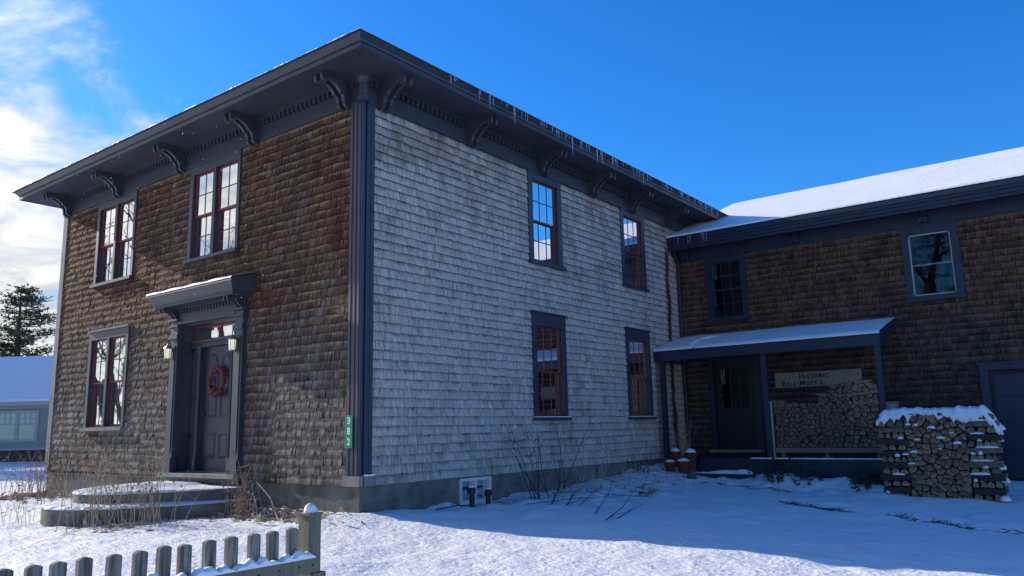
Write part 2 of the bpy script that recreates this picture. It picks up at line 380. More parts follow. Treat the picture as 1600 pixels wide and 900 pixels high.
# ------------------------------------------------------------------ ground
WY = 10.85      # wing front wall
def ground_h(X, Y, rough=True):
    X = np.asarray(X, float); Y = np.asarray(Y, float)
    h = -.44-.029*np.clip(X, 0, 14)+.021*np.clip(Y, -14, 0)+.020*np.clip(-12-X, 0, 15)
    def g(cx, cy, sx, sy, a): return a*np.exp(-((X-cx)/sx)**2-((Y-cy)/sy)**2)
    h = h+g(.1, -.1, .55, .55, .07)+g(.5, .9, .6, .5, .05)-g(.1, 2.4, .5, 1.1, .06)+g(.1, 8.9, 1.1, 2.3, .24)+g(.3, 6.2, .7, 1.2, .06)
    h = h+g(3.0, 8.65, .55, .35, .20)+g(3.7, 8.5, .8, .35, .10)+g(4.7, 8.6, .7, .4, .14)+g(6.9, 10.6, 2.2, 1.6, .17)+g(2.0, 9.3, 2.0, .8, .08)
    h = h+g(-6.5, .2, 2.2, .6, .06)+g(-1.2, -.2, 1.0, .4, .06)+g(5.2, 7.6, .5, .3, .05)
    h = h+g(-19, 38, 9, 7, 7.5)      # made-up snow knoll, added to look bright through the side window
    # wheel track trodden through the snow in the yard
    yt = 5.85-.47*(X-4.0)
    inn = (X > 3.4)
    h = h-np.where(inn, .045*np.exp(-((Y-yt)/.16)**2)*np.clip((X-3.4)/1.0, 0, 1), 0)+np.where(inn, .03*np.exp(-((Y-yt-.38)/.16)**2)*np.clip((X-3.4), 0, 1), 0)
    if rough:
        h = h+smoothnoise(X*1.3+.4*Y, Y, 2.6, 51, 4)*.07*np.clip((Y-1.5)/2, 0, 1)*np.clip(1-np.abs(X-4)/8, 0, 1)
        near = np.exp(-(np.maximum(np.hypot(X, Y-2)-14, 0)/6)**2)
        h = h+smoothnoise(X, Y, .35, 3, 3)*.10*near+smoothnoise(X, Y, 1.7, 5, 4)*.065*near+smoothnoise(X+.6*Y, Y, 5.0, 9, 2)*.026*near
        d = np.maximum(np.maximum(-.2-X, X-1.7), 0)+np.maximum(np.maximum(1.5-Y, Y-9.5), 0)
        h = h+np.maximum(smoothnoise(X, Y, 3.2, 12, 3), -.05)*.16*np.exp(-(d/.5)**2)
        d = np.maximum(np.maximum(2.4-X, X-5.3), 0)+np.maximum(np.maximum(8.0-Y, Y-9.2), 0)
        h = h+smoothnoise(X, Y, 3.4, 21, 3)*.20*np.exp(-(d/.4)**2)
    return h
def gh(x, y): return float(ground_h(np.array([x]), np.array([y]))[0])
def axis(a, b, st, far):
    c = list(np.arange(a, b, st)); s_ = st; p = a
    lo = []
    while p > -far: s_ *= 1.25; p -= s_; lo.append(p)
    hi = []; s_ = st; p = c[-1]
    while p < far: s_ *= 1.25; p += s_; hi.append(p)
    return np.array(lo[::-1]+c+hi)
gx = axis(-15, 11, .065, 900); gy = axis(-6.5, 11.2, .065, 900)
GX, GY = np.meshgrid(gx, gy, indexing='ij'); GZ = ground_h(GX, GY)
nx_, ny_ = len(gx), len(gy)
me = bpy.data.meshes.new('snow_ground')
idx = np.arange(nx_*ny_).reshape(nx_, ny_)
F = np.stack([idx[:-1, :-1], idx[1:, :-1], idx[1:, 1:], idx[:-1, 1:]], -1).reshape(-1, 4)
me.vertices.add(nx_*ny_); me.vertices.foreach_set('co', np.stack([GX, GY, GZ], -1).reshape(-1))
me.loops.add(F.size); me.loops.foreach_set('vertex_index', F.reshape(-1).astype(np.int32))
me.polygons.add(len(F)); me.polygons.foreach_set('loop_start', np.arange(0, F.size, 4, dtype=np.int32))
me.polygons.foreach_set('loop_total', np.full(len(F), 4, dtype=np.int32)); me.polygons.foreach_set('use_smooth', [True]*len(F))
me.update(calc_edges=True); me.validate(); me.materials.append(M['snow'])
go = bpy.data.objects.new('ground', me); COL.objects.link(go); tag(go, kind='structure', label='snow covered ground around the house')

# ------------------------------------------------------------------ house shell
HX0, HD = -10.1, 15.0
ZF = 5.78            # underside of frieze
TF = lambda u, n, z: (u, -n, z)             # front wall frame
TS = lambda u, n, z: (n, u, z)              # side wall frame
TW = lambda u, n, z: (u, WY-n, z)           # wing front wall frame
house = empty('shingled_house', (-4.0, 5.0, -.5), 'large two storey shingled house with slate blue trim, bracketed eaves and a snow roofed wing', 'house')

def wall_holes(mb, T, u0, u1, z0, z1, holes, n0, n1):
    us = sorted(set([u0, u1]+[h[i] for h in holes for i in (0, 1)])); zs = sorted(set([z0, z1]+[h[i] for h in holes for i in (2, 3)]))
    for a, b in zip(us[:-1], us[1:]):
        run = None
        for c, d in zip(zs[:-1], zs[1:]):
            uc, zc = (a+b)/2, (c+d)/2
            if any(h[0] < uc < h[1] and h[2] < zc < h[3] for h in holes):
                if run: mb.box(a, b, n0, n1, run[0], run[1], T=T); run = None
            else: run = (run[0], d) if run else (c, d)
        if run: mb.box(a, b, n0, n1, run[0], run[1], T=T)

def shingles(mb, T, u0, u1, zbot, ztop, rows, holes, wmin=.08, wmax=.2, jit=.006, thick=(.010, .018), curl=.0, gaps=(.003, .005, .008, .012)):
    """lapped courses of separate tapered shingles"""
    for r in range(rows):
        u = u0-random.random()*.1
        while u < u1:
            wd = random.uniform(wmin, wmax); a, b = max(u, u0), min(u+wd-random.choice(gaps), u1); u += wd
            if b-a < .012: continue
            um = (a+b)/2; zb0 = zbot(um) if callable(zbot) else zbot
            k = (ztop-zb0)/rows
            za = zb0+r*k-random.random()*jit+math.sin(um*1.3+r)*.0025; zt = zb0+(r+1)*k+.012
            zt = min(zt, ztop)
            segs = [(a, b, za, zt)]
            for h in holes:
                ns = []
                for (p, q, c, d) in segs:
                    if q <= h[0] or p >= h[1] or d <= h[2] or c >= h[3]: ns.append((p, q, c, d)); continue
                    if p < h[0]: ns.append((p, h[0], c, d))
                    if q > h[1]: ns.append((h[1], q, c, d))
                    pp, qq = max(p, h[0]), min(q, h[1])
                    if c < h[2]: ns.append((pp, qq, c, h[2]))
                    if d > h[3]: ns.append((pp, qq, h[3], d))
                segs = ns
            t = random.uniform(*thick)+(random.random()**4)*curl
            dt = random.gauss(0, .0007)
            col = (random.random(), random.random(), random.random())
            for (p, q, c, d) in segs:
                if q-p < .008 or d-c < .008: continue
                f0 = (c-za)/(zt-za); f1 = (d-za)/(zt-za)
                tb = t*(1-f0)+.003*f0; tt = t*(1-f1)+.003*f1
                n = len(mb.v)
                mb.v += [T(p, tb+dt, c), T(q, tb-dt, c), T(q, tt-dt*.3, d), T(p, tt+dt*.3, d), T(p, 0, c), T(q, 0, c), T(q, 0, d), T(p, 0, d)]
                for f in ((0, 1, 2, 3), (4, 5, 1, 0), (5, 6, 2, 1), (7, 4, 0, 3), (3, 2, 6, 7)):
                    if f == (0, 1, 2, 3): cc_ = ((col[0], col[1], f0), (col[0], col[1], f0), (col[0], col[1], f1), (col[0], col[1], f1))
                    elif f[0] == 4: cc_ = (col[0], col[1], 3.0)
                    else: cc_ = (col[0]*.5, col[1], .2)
                    mb.face(tuple(n+i for i in f), 0, cc_)

# openings ----------------------------------------------------------
FW = [(-8.46, -6.82, 3.90, ZF), (-4.79, -3.18, 3.90, ZF), (-8.44, -6.80, .88, 2.93)]     # front window pairs (outer casing)
SW = [(4.25, 5.40, 3.90, ZF), (7.89, 9.04, 3.90, ZF), (4.26, 5.41, .88, 2.93), (7.89, 9.04, .88, 2.93)]
inner = lambda q, m_=.06: (q[0]+m_, q[1]-m_, q[2]+.08, q[3]-m_)
DOOR = (-5.10, -2.82, .10, 2.86)
front_holes = [inner(q) for q in FW]+[(-4.86, -3.06, .12, 2.80)]
side_holes = [inner(q) for q in SW]+[(2.18, 2.95, -.44, -.06)]
zb_front = lambda x: .11*(-x/10.1)-.02
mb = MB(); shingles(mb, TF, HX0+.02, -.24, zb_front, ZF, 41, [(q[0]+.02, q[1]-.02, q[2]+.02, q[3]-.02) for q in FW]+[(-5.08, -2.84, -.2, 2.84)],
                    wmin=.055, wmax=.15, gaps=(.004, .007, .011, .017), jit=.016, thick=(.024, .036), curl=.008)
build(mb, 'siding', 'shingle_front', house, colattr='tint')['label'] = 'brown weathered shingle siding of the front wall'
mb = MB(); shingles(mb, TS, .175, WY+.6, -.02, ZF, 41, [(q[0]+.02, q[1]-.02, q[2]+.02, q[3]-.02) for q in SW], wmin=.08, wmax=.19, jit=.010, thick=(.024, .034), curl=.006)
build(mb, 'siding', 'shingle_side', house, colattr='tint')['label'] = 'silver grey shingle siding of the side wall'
# dark felt showing in the joints between shingles
mb = MB()
wall_holes(mb, TF, HX0, 0, .02, ZF, front_holes, -.0008, .0012); wall_holes(mb, TS, .0, WY, .02, ZF, [h for h in side_holes if h[2] > 0], -.0008, .0012)
build(mb, 'wall_felt', 'dark_inside', house)
# structural walls with real openings
mb = MB(); T_ = .14
left_holes = [(3, 5, 1, 2.8), (8, 10, 1, 2.8), (3, 5, 4, 5.6), (8, 10, 4, 5.6)]
BWX = (-7.30, -6.66)
wall_holes(mb, TF, HX0, 0, .0, 6.2, front_holes, -T_, -.001)
wall_holes(mb, TS, T_, HD-T_, .0, 6.2, [h for h in side_holes if h[2] > 0], -T_, -.001)
wall_holes(mb, lambda u, n, z: (HX0-n, u, z), T_, HD-T_, .0, 6.2, left_holes, -T_, -.001)
wall_holes(mb, lambda u, n, z: (u, HD+n, z), HX0, 0, .0, 6.2, [(BWX[0], BWX[1], 1.35, 3.02)], -T_, -.001)
build(mb, 'wall', 'plaster', house)
mb = MB(); mb.box(HX0+.15, -.15, .15, HD-.15, .02, .12); mb.box(HX0+.15, -.15, .15, HD-.15, 3.1, 3.3)
build(mb, 'floor', 'floor', house)
mb = MB(); mb.box(HX0+.15, -.15, .15, HD-.15, 5.9, 5.98); build(mb, 'ceiling', 'curtain', house)
mb = MB(); mb.box(HX0-.02, HX0+.012, 0.0, HD, .0, 6.2); bm_ = mb
# far-left wall cladding behind its openings is plain boards
# foundation
mb = MB()
mb.box(HX0+.01, -.012, .012, .3, -1.3, .02)
wall_holes(mb, TS, .30, HD, -1.3, 0.0, [(2.15, 2.98, -.47, -.045)], -.3, -.008)
mb.box(HX0+.01, HX0+.3, .3, HD, -1.3, .0); mb.box(HX0+.3, -.3, HD-.3, HD, -1.3, 0)
build(mb, 'foundation', 'concrete', house)
mb = MB(); mb.box(-.9, -.3, 1.9, 3.2, -1.2, 0.01); build(mb, 'cellar', 'dark_inside', house)
# frieze with dentils
mb = MB()
mb.box(HX0-.03, .035, 0.0, .035, ZF, 6.200, T=TF); mb.box(-.035, HD, 0.0, .035, ZF, 6.200, T=TS)
mb.box(HX0-.03, HX0, 0.0, HD, ZF, 6.200)
mb.box(HX0-.05, .06, .035, .06, ZF, ZF+.035, T=TF); mb.box(-.06, HD, .035, .06, ZF, ZF+.035, T=TS)
build(mb, 'frieze', 'trim', house)
mb = MB(); u = HX0
while u < -.02: mb.box(u, u+.06, .035, .10, 6.045, 6.135, T=TF); u += .115
mb.box(HX0, .085, .035, .115, 6.135, 6.186, T=TF)
build(mb, 'dentil_band', 'trim', house)
mb = MB(); u = .04
while u < WY+1: mb.box(u, u+.06, .035, .10, 6.045, 6.135, T=TS); u += .115
mb.box(-.10, HD, .035, .115, 6.135, 6.186, T=TS)
build(mb, 'dentil_band', 'trim', house)
# eaves: soffit, stepped fascia, crown
O1, O2 = .76, .86
def ring(mb, o0, z0, o1, z1):
    A = [(HX0-o0, -o0, z0), (o0, -o0, z0), (o0, HD+o0, z0), (HX0-o0, HD+o0, z0)]; B = [(HX0-o1, -o1, z1), (o1, -o1, z1), (o1, HD+o1, z1), (HX0-o1, HD+o1, z1)]
    for i in range(4):
        j = (i+1) % 4; mb.quad(A[i], A[j], B[j], B[i])
mb = MB(); mb.box(HX0-O1+.01, O1-.01, -O1+.01, HD+O1-.01, 6.185, 6.230); build(mb, 'soffit', 'soffit', house)
mb = MB()
prof = [(O1, 6.175), (O1, 6.245), (O1-.012, 6.247), (O1-.012, 6.260), (O1+.012, 6.262), (O1+.018, 6.290), (O1+.045, 6.315), (O1+.08, 6.345), (O1+.10, 6.348), (O1+.10, 6.372), (O1+.04, 6.375)]
prof = [(O1-.03, 6.188), (O1-.03, 6.174)]+prof
for (a, b), (c, d) in zip(prof[:-1], prof[1:]): ring(mb, a, b, c, d)
build(mb, 'cornice', 'trim', house)
# roof (hip) with thin snow
def hip(mb, o, z, rise, zoff=0):
    x0, x1, y0, y1 = HX0-o, o, -o, HD+o; hw = (x1-x0)/2; xm = (x0+x1)/2
    A = [(x0, y0, z), (x1, y0, z), (x1, y1, z), (x0, y1, z)]; r0 = (xm, y0+hw, z+rise); r1 = (xm, y1-hw, z+rise)
    mb.v += A+[r0, r1]; n = len(mb.v)-6
    for f in ((0, 1, 4), (1, 2, 5, 4), (2, 3, 5), (3, 0, 4, 5)): mb.face(tuple(n+i for i in f))
mb = MB(); hip(mb, .88, 6.362, 1.25); mb.quad((HX0-.88, -.88, 6.362), (HX0-.88, HD+.88, 6.362), (.88, HD+.88, 6.362), (.88, -.88, 6.362)); build(mb, 'roof', 'roofing', house)
mb = MB(); n_ = 220
def lip(p0, p1, zbase, inn, hgt):
    """ragged snow lip along an eave edge"""
    p0, p1 = Vector(p0), Vector(p1); inn = Vector(inn); k = int((p1-p0).length/.05); prev = None
    for i in range(k+1):
        p = p0.lerp(p1, i/k); hh = hgt*(.55+.9*abs(math.sin(i*.37)+math.sin(i*.11+1)+random.gauss(0, .25))/2)
        o_ = random.uniform(-.008, .008); de = max(.012, min(i, k-i)*.05)
        a = p+inn*(o_-.0); sec = [a+Vector((0, 0, zbase)), a+Vector((0, 0, zbase+hh*.7))+inn*.01, a+inn*min(.05, de)+Vector((0, 0, zbase+hh+.004)), a+inn*min(.6, de)+Vector((0, 0, zbase+.002+.215*min(.6, de)))]
        if prev:
            for q in range(3): mb.quad(tuple(prev[q]), tuple(sec[q]), tuple(sec[q+1]), tuple(prev[q+1]))
        prev = sec
lip((HX0-.87, -.87, 0), (.87, -.87, 0), 6.366, (0, 1, 0), .030)
lip((.87, -.87, 0), (.87, 13.5, 0), 6.366, (-1, 0, 0), .014)
build(mb, 'roof_snow', 'snow_soft', house)

# scroll brackets --------------------------------------------------
def bracket(T, u, zs, s=1.0, parent=house, mat='trim', w_=.20):
    P = [(.035, 0), (.60, 0), (.615, -.05), (.60, -.135), (.56, -.15), (.545, -.10), (.50, -.085), (.43, -.10), (.36, -.125), (.29, -.17), (.245, -.215), (.235, -.245),
         (.20, -.25), (.17, -.30), (.155, -.36), (.165, -.385), (.14, -.42), (.10, -.44), (.035, -.45)]
    P = [(a*s, b*s) for a, b in P]
    mb = MB(); w1 = w_*s
    for d0, d1 in ((-w1/2, -w1/2+.055*s), (w1/2-.055*s, w1/2)):
        mb.prism(P, d0, d1, lambda a, b, d: T(u+d, a, zs+b))
    Q = [(.035*s+(a-.035*s)*.80, b*.72) for a, b in P]
    mb.prism(Q, -w1/2+.055*s, w1/2-.055*s, lambda a, b, d: T(u+d, a, zs+b))
    mb.box(u-w1/2-.01, u+w1/2+.01, .036, .61*s, zs-.022*s, zs+.002, T=T)
    return build(mb, 'bracket', mat, parent)
for u in (-.36, -2.76, -5.10, -7.55, -9.85): bracket(TF, u, 6.186)
for u in (.36, 2.50, 4.72, 6.64, 8.42, 10.35, 12.2): bracket(TS, u, 6.186)

# corner pilaster: reeded on both faces
mb = MB()
mb.box(-.235, .05, -.02, .055, .12, ZF-.0, T=TF); mb.box(-.0, .19, -.02, .05, .12, ZF, T=TS)
for a in (-.215, -.12, -.03): mb.box(a, a+.045, .055, .066, .14, ZF-.02, T=TF)
for a in (.03, .12): mb.box(a, a+.05, .05, .059, .14, ZF-.02, T=TS)
build(mb, 'corner_pilaster', 'trim', house)
mb = MB(); mb.box(-.27, .08, -.02, .085, -.02, .125, T=TF); mb.box(.0, .25, .0, .08, -.02, .12, T=TS)
build(mb, 'pilaster_base', 'trim_worn', house)
mb = MB(); mb.box(-.085, .082, -.25, .26, .126, .145)
mb = MB(); mb.lathe(.03, -.03, [(.10, ZF), (.10, ZF+.08), (.075, ZF+.10), (.08, ZF+.30), (.12, ZF+.37), (.16, ZF+.38), (.16, ZF+.407)], 20)
build(mb, 'pilaster_capital', 'trim', house)
mb = MB(); mb.box(HX0-.03, HX0+.16, -.01, .04, .12, ZF, T=TF); mb.box(HX0-.03, HX0, 0, .2, .1, ZF)
build(mb, 'corner_board', 'trim_worn', house)
mb = MB()
for i in range(14):
    y = .02+i*.0155; mb.box(.052, .075+random.random()*.008, y, y+.0156, .121, .135+random.random()*.012)
build(mb, 'snow_ledge', 'snow_soft', house)

# windows ----------------------------------------------------------
def unit(T, par, u0, u1, z0, z1, cols, rows, glass, red, munt, split=.5, sash_names=True):
    """double-hung sashes inside an opening"""
    zm = z0+(z1-z0)*split; fw = .036
    for k, (a, b, n) in enumerate(((zm-.02, z1, -.012), (z0, zm+.02, -.05))):
        mb = MB()
        mb.box(u0, u0+fw, n-.035, n, a, b, T=T); mb.box(u1-fw, u1, n-.035, n, a, b, T=T)
        mb.box(u0+fw, u1-fw, n-.035, n, a, a+fw*(1.3 if k else .9), T=T); mb.box(u0+fw, u1-fw, n-.035, n, b-fw*.9, b, T=T)
        s_ = build(mb, 'sash', red, par)
        mb = MB(); gu0, gu1, gz0, gz1 = u0+fw, u1-fw, a+fw*.9, b-fw*.9
        for i in range(1, cols): c_ = gu0+(gu1-gu0)*i/cols; mb.box(c_-.009, c_+.009, n-.03, n-.004, gz0, gz1, T=T)
        for i in range(1, rows): c_ = gz0+(gz1-gz0)*i/rows; mb.box(gu0, gu1, n-.029, n-.005, c_-.009, c_+.009, T=T)
        mb.v and build(mb, 'muntins', munt, par)
        mb = MB(); mb.box(gu0-.003, gu1+.003, n-.014, n-.011, gz0-.003, gz1+.003, T=T); build(mb, 'pane', glass, par)
def casing(T, q, openings, mat, sillmat, name='window', proud=.045, cap=False, wallT=.14, side='trim'):
    mb = MB(); wall_holes(mb, T, q[0], q[1], q[2]+.06, q[3], openings, .0, proud)
    if not cap: mb.box(q[0]-.0, q[1]+.0, proud, proud+.012, q[3]-.02, q[3], T=T)
    o = build(mb, name, mat, house)
    mb = MB()
    for (a, b, c, d) in openings:     # jambs and head
        mb.box(a-.025, a, -wallT, .01, c, d, T=T); mb.box(b, b+.025, -wallT, .01, c, d, T=T)
        mb.box(a-.025, b+.025, -wallT, .01, d, d+.025, T=T); mb.box(a-.025, b+.025, -wallT, .01, c-.025, c, T=T)
    build(mb, 'jamb', mat, o)
    mb = MB(); mb.box(q[0]-.03, q[1]+.03, -.1, proud+.06, q[2], q[2]+.06, T=T); build(mb, 'sill', sillmat, o)
    if cap:
        mb = MB(); mb.box(q[0]-.025, q[1]+.025, 0, proud+.035, q[3], q[3]+.035, T=T); build(mb, 'cap', sillmat, o)
    return o
for k, q in enumerate(FW):
    c_ = (q[0]+q[1])/2; zt = q[3]-.17; zb = q[2]+.08
    ops = [(q[0]+.10, c_-.04, zb, zt), (c_+.04, q[1]-.08, zb, zt)]
    o = casing(TF, q, ops, 'trim', 'trim' if k < 2 else 'trim_worn', cap=(k == 2), proud=.045)
    for a in ops: unit(TF, o, *a, 2, 2, 'glass_storm' if k < 2 else 'glass', 'red', 'trim')
for k, q in enumerate(SW):
    zt = q[3]-(.16 if k < 2 else .24); ops = [(q[0]+.14, q[1]-.14, q[2]+.08, zt)]
    o = casing(TS, q, ops, 'trim', 'trim', cap=(k >= 2))
    unit(TS, o, *ops[0], 3, 2, 'glass_storm' if k < 2 else 'glass', 'red' if k < 3 else 'orange', 'trim' if k < 2 else 'orange')
    if k >= 2:
        mb = MB(); mb.box(q[0]-.02, q[1]+.02, .03, .1, q[2]+.061, q[2]+.075, T=TS); build(mb, 'snow_ledge', 'snow_soft', o)
# blinds inside the upper front windows, curtains in the ground floor ones
for q in FW[:2]:
    mb = MB(); n_ = 30; c0, c1 = q[0]+.1, q[1]-.1
    mb.box(c0, c1, -.185, -.18, 4.75, q[3]-.1, T=TF); build(mb, 'blind', 'curtain', house)
mb = MB()
for u0_, u1_ in ((7.86, 8.2), (8.55, 9.05)):
    for i in range(14):
        a = u0_+(u1_-u0_)*i/14; mb.box(a, a+(u1_-u0_)/14, -.24-.02*math.sin(i*1.7), -.23-.02*math.sin(i*1.7), .7, 2.9, T=TS)
build(mb, 'curtain', 'floor', house)
# back window seen through the side window
mb = MB()
for x in (BWX[0], (BWX[0]+BWX[1])/2-.02, BWX[1]-.05): mb.box(x, x+.05, HD-.1, HD-.05, 1.35, 3.02)
for z in (1.35, 1.8, 2.2, 2.6, 2.97): mb.box(BWX[0], BWX[1], HD-.1, HD-.055, z, z+.05)
build(mb, 'back_window', 'trim', house)
# cellar window
mb = MB(); T = TS
for a in ((2.16, 2.21, -.47, -.05), (2.92, 2.97, -.47, -.05), (2.21, 2.92, -.47, -.41), (2.21, 2.92, -.10, -.05), (2.54, 2.58, -.41, -.10)): mb.box(a[0], a[1], -.10, .02, a[2], a[3], T=T)
cw = build(mb, 'cellar_window', 'white', house)
mb = MB(); mb.box(2.21, 2.92, -.06, -.055, -.41, -.10, T=T); build(mb, 'pane', 'glass_dark', cw)

# front entrance ---------------------------------------------------
DX0, DX1 = -5.10, -2.83; RD = -.22      # recess depth
T = TF
mb = MB(); mb.box(DX0+.24, DX1-.24, -.01, .085, 2.76, 3.06, T=T); mb.box(DX0, DX0+.24, -.01, .08, 2.875, 3.06, T=T); mb.box(DX1-.24, DX1, -.01, .08, 2.875, 3.06, T=T)
mb.box(DX0+.24, DX1-.24, .085, .11, 2.76, 2.81, T=T); u = DX0+.3
while u < DX1-.3: mb.box(u, u+.05, .085, .125, 2.955, 3.02, T=T); u += .095
mb.box(DX0, DX1, .08, .15, 3.025, 3.062, T=T)
es = build(mb, 'door_surround', 'trim', house)
for a, b in ((DX0, DX0+.24), (DX1-.24, DX1)):
    ent = MB()
    ent.box(a, b, -.02, .10, .10, 2.50, T=T); ent.box(a-.02, b+.02, -.02, .14, .10, .36, T=T)
    ent.box(a-.02, b+.02, -.02, .13, 2.50, 2.58, T=T); ent.box(a, b, -.02, .10, 2.58, 2.86, T=T); ent.box(a-.025, b+.025, -.02, .135, 2.72, 2.76, T=T)
    ent.box(a-.03, b+.03, -.02, .15, 2.83, 2.87, T=T)
    ent.box(a+.05, b-.05, .10, .115, .46, 2.38, T=T)
    build(ent, 'pilaster', 'trim', es)
# hood: flared cornice
mb = MB(); hp = [(0, 3.05, .00), (.42, 3.05, .30-.02), (.44, 3.10, .30), (.455, 3.18, .32), (.52, 3.27, .39), (.55, 3.30, .42), (.55, 3.335, .42)]
def hoodring(n, z, e): return [(DX0-e, 0, z), (DX0-e, n, z), (DX1+e, n, z), (DX1+e, 0, z)]
pr = None
for n, z, e in [(.10, 3.05, .02), (.40, 3.052, .12), (.40, 3.09, .12), (.415, 3.095, .135), (.42, 3.13, .14), (.45, 3.19, .17), (.49, 3.25, .21), (.50, 3.255, .22), (.50, 3.30, .22), (.0, 3.44, .22)]:
    rg = [T(*p) for p in hoodring(n, z, e)]
    if pr:
        for i in range(3): mb.quad(pr[i], pr[i+1], rg[i+1], rg[i])
    pr = rg
mb.quad(*[T(*p) for p in ((DX0-.22, .0, 3.30), (DX0-.22, .5, 3.30), (DX1+.22, .5, 3.30), (DX1+.22, 0, 3.30))])
hood = build(mb, 'hood', 'trim', es)
mb = MB(); k_ = 50; prev = None
for i in range(k_+1):
    u = DX0-.22+(DX1-DX0+.44)*i/k_; a = .015+.012*math.sin(i*.5)+random.random()*.006
    sec = [T(u, .505, 3.301), T(u, .495, 3.31+a), T(u, .40, 3.335+a*1.3), T(u, .0, 3.45+a)]
    if prev:
        for q in range(3): mb.quad(prev[q], sec[q], sec[q+1], prev[q+1])
    prev = sec
build(mb, 'hood_snow', 'snow_soft', es)
for u in (DX0+.12, DX1-.12):
    b_ = bracket(T, u, 3.05, .62, es, 'trim', .22)
# recess: side reveals, floor, head, transom, sidelights, colonnettes, door
mb = MB()
mb.box(DX0+.235, DX0+.26, RD-.05, .0, .10, 2.76, T=T); mb.box(DX1-.26, DX1-.235, RD-.05, .0, .10, 2.76, T=T)
mb.box(DX0+.24, DX1-.24, RD-.05, .0, 2.73, 2.76, T=T)
build(mb, 'reveal', 'trim', es)
I0, I1 = DX0+.26, DX1-.26; DL, DR = -4.42, -3.50
mb = MB(); mb.box(I0, I1, RD-.06, RD+.06, 2.33, 2.46, T=T); mb.box(I0, I1, RD+.06, RD+.10, 2.42, 2.46, T=T); mb.box(I0, I1, RD+.06, RD+.085, 2.33, 2.355, T=T)
mb.box(DL-.10, DL, RD-.06, RD+.05, .12, 2.33, T=T); mb.box(DR, DR+.10, RD-.06, RD+.05, .12, 2.33, T=T)
for a, b in ((I0, DL-.10), (DR+.10, I1)):
    mb.box(a, b, RD-.06, RD, .12, .72, T=T); mb.box(a+.04, b-.04, RD, RD+.015, .2, .64, T=T)
    mb.box(a, a+.045, RD-.05, RD+.01, .72, 2.33, T=T); mb.box(b-.045, b, RD-.05, RD+.01, .72, 2.33, T=T)
    mb.box(a, b, RD-.05, RD+.0, 1.40, 1.44, T=T); mb.box(a, b, RD-.05, RD+.01, 2.25, 2.33, T=T); mb.box(a, b, RD-.05, RD+.01, .72, .77, T=T)
build(mb, 'door_frame', 'trim', es)
for u in (DL-.05, DR+.05):
    mb = MB(); mb.box(u-.045, u+.045, RD+.05, RD+.13, .12, .36, T=T)
    x_, y_, _ = T(u, RD+.09, 0); mb.lathe(x_, y_, [(.034, .36), (.030, .40), (.028, 2.12), (.038, 2.14), (.03, 2.17), (.045, 2.22), (.045, 2.33)], 12)
    build(mb, 'colonnette', 'trim', es)
mb = MB(); mb.box(I0, I1, RD-.04, RD-.0, 2.46, 2.49, T=T); mb.box(I0, I1, RD-.04, RD, 2.70, 2.73, T=T)
mb.box(I0, I0+.035, RD-.04, RD, 2.49, 2.70, T=T); mb.box(I1-.035, I1, RD-.04, RD, 2.49, 2.70, T=T); mb.box(-3.99, -3.965, RD-.035, RD-.004, 2.49, 2.70, T=T)
tr_ = build(mb, 'transom', 'red', es)
mb = MB(); mb.box(I0+.03, I1-.03, RD-.025, RD-.02, 2.48, 2.71, T=T); build(mb, 'pane', 'glass', tr_)
for a, b in ((I0+.045, DL-.145), (DR+.145, I1-.045)):
    mb = MB(); mb.box(a, b, RD-.03, RD-.025, .77, 2.25, T=T); build(mb, 'sidelight', 'glass_dark', es)
# door leaf with arched panels
mb = MB(); mb.box(DL+.004, DR-.004, RD-.05, RD, .13, 2.325, T=T)
def panel(mb, u0, u1, z0, z1, arch, n):
    P = [(u0, z0), (u1, z0)]
    if arch:
        r_ = (u1-u0)/2; cx = (u0+u1)/2
        P += [(cx+r_*math.cos(t), z1-r_+r_*math.sin(t)) for t in np.linspace(0, math.pi, 11)]
    else: P += [(u1, z1), (u0, z1)]
    c0, c1 = (u0+u1)/2, (z0+z1)/2
    for i in range(len(P)):     # moulding
        a, b = P[i], P[(i+1) % len(P)]
        ia, ib = [((c0+(p[0]-c0)*.80), (c1+(p[1]-c1)*(.80 if not arch else .93))) for p in (a, b)]
        mb.v += [T(a[0], n, a[1]), T(b[0], n, b[1]), T(ib[0], n+.02, ib[1]), T(ia[0], n+.02, ia[1])]; k = len(mb.v)-4; mb.face((k, k+1, k+2, k+3))
        jb, ja = [((c0+(p[0]-c0)*.66), (c1+(p[1]-c1)*(.66 if not arch else .88))) for p in (b, a)]
        mb.v += [T(ia[0], n+.02, ia[1]), T(ib[0], n+.02, ib[1]), T(jb[0], n-.0, jb[1]), T(ja[0], n-.0, ja[1])]; k = len(mb.v)-4; mb.face((k, k+1, k+2, k+3))
dw = DR-DL
for a, b in ((DL+.10, DL+dw/2-.045), (DL+dw/2+.045, DR-.10)):
    panel(mb, a, b, 1.02, 2.20, True, RD+.001); panel(mb, a, b, .34, .82, False, RD+.001)
front_door = build(mb, 'front_door', 'door', house)
mb = MB(); k_ = T(DL+.07, RD+.05, 1.12)
mb.tube([T(DL+.07, RD, 1.12), T(DL+.07, RD+.04, 1.12)], .012, 8); mb.lathe(k_[0], k_[1], [(.01, 1.092), (.026, 1.105), (.03, 1.12), (.026, 1.135), (.01, 1.148)], 10)
build(mb, 'knob', 'metal_black', front_door, smooth=True)
mb = MB(); mb.box(DX0-.04, DX1+.04, RD-.02, .20, .035, .10, T=T); build(mb, 'threshold', 'trim_worn', house)
mb = MB(); mb.box(DX0+.02, DX1-.02, -.05, .06, -.30, .035, T=T); build(mb, 'riser_board', 'door', house)

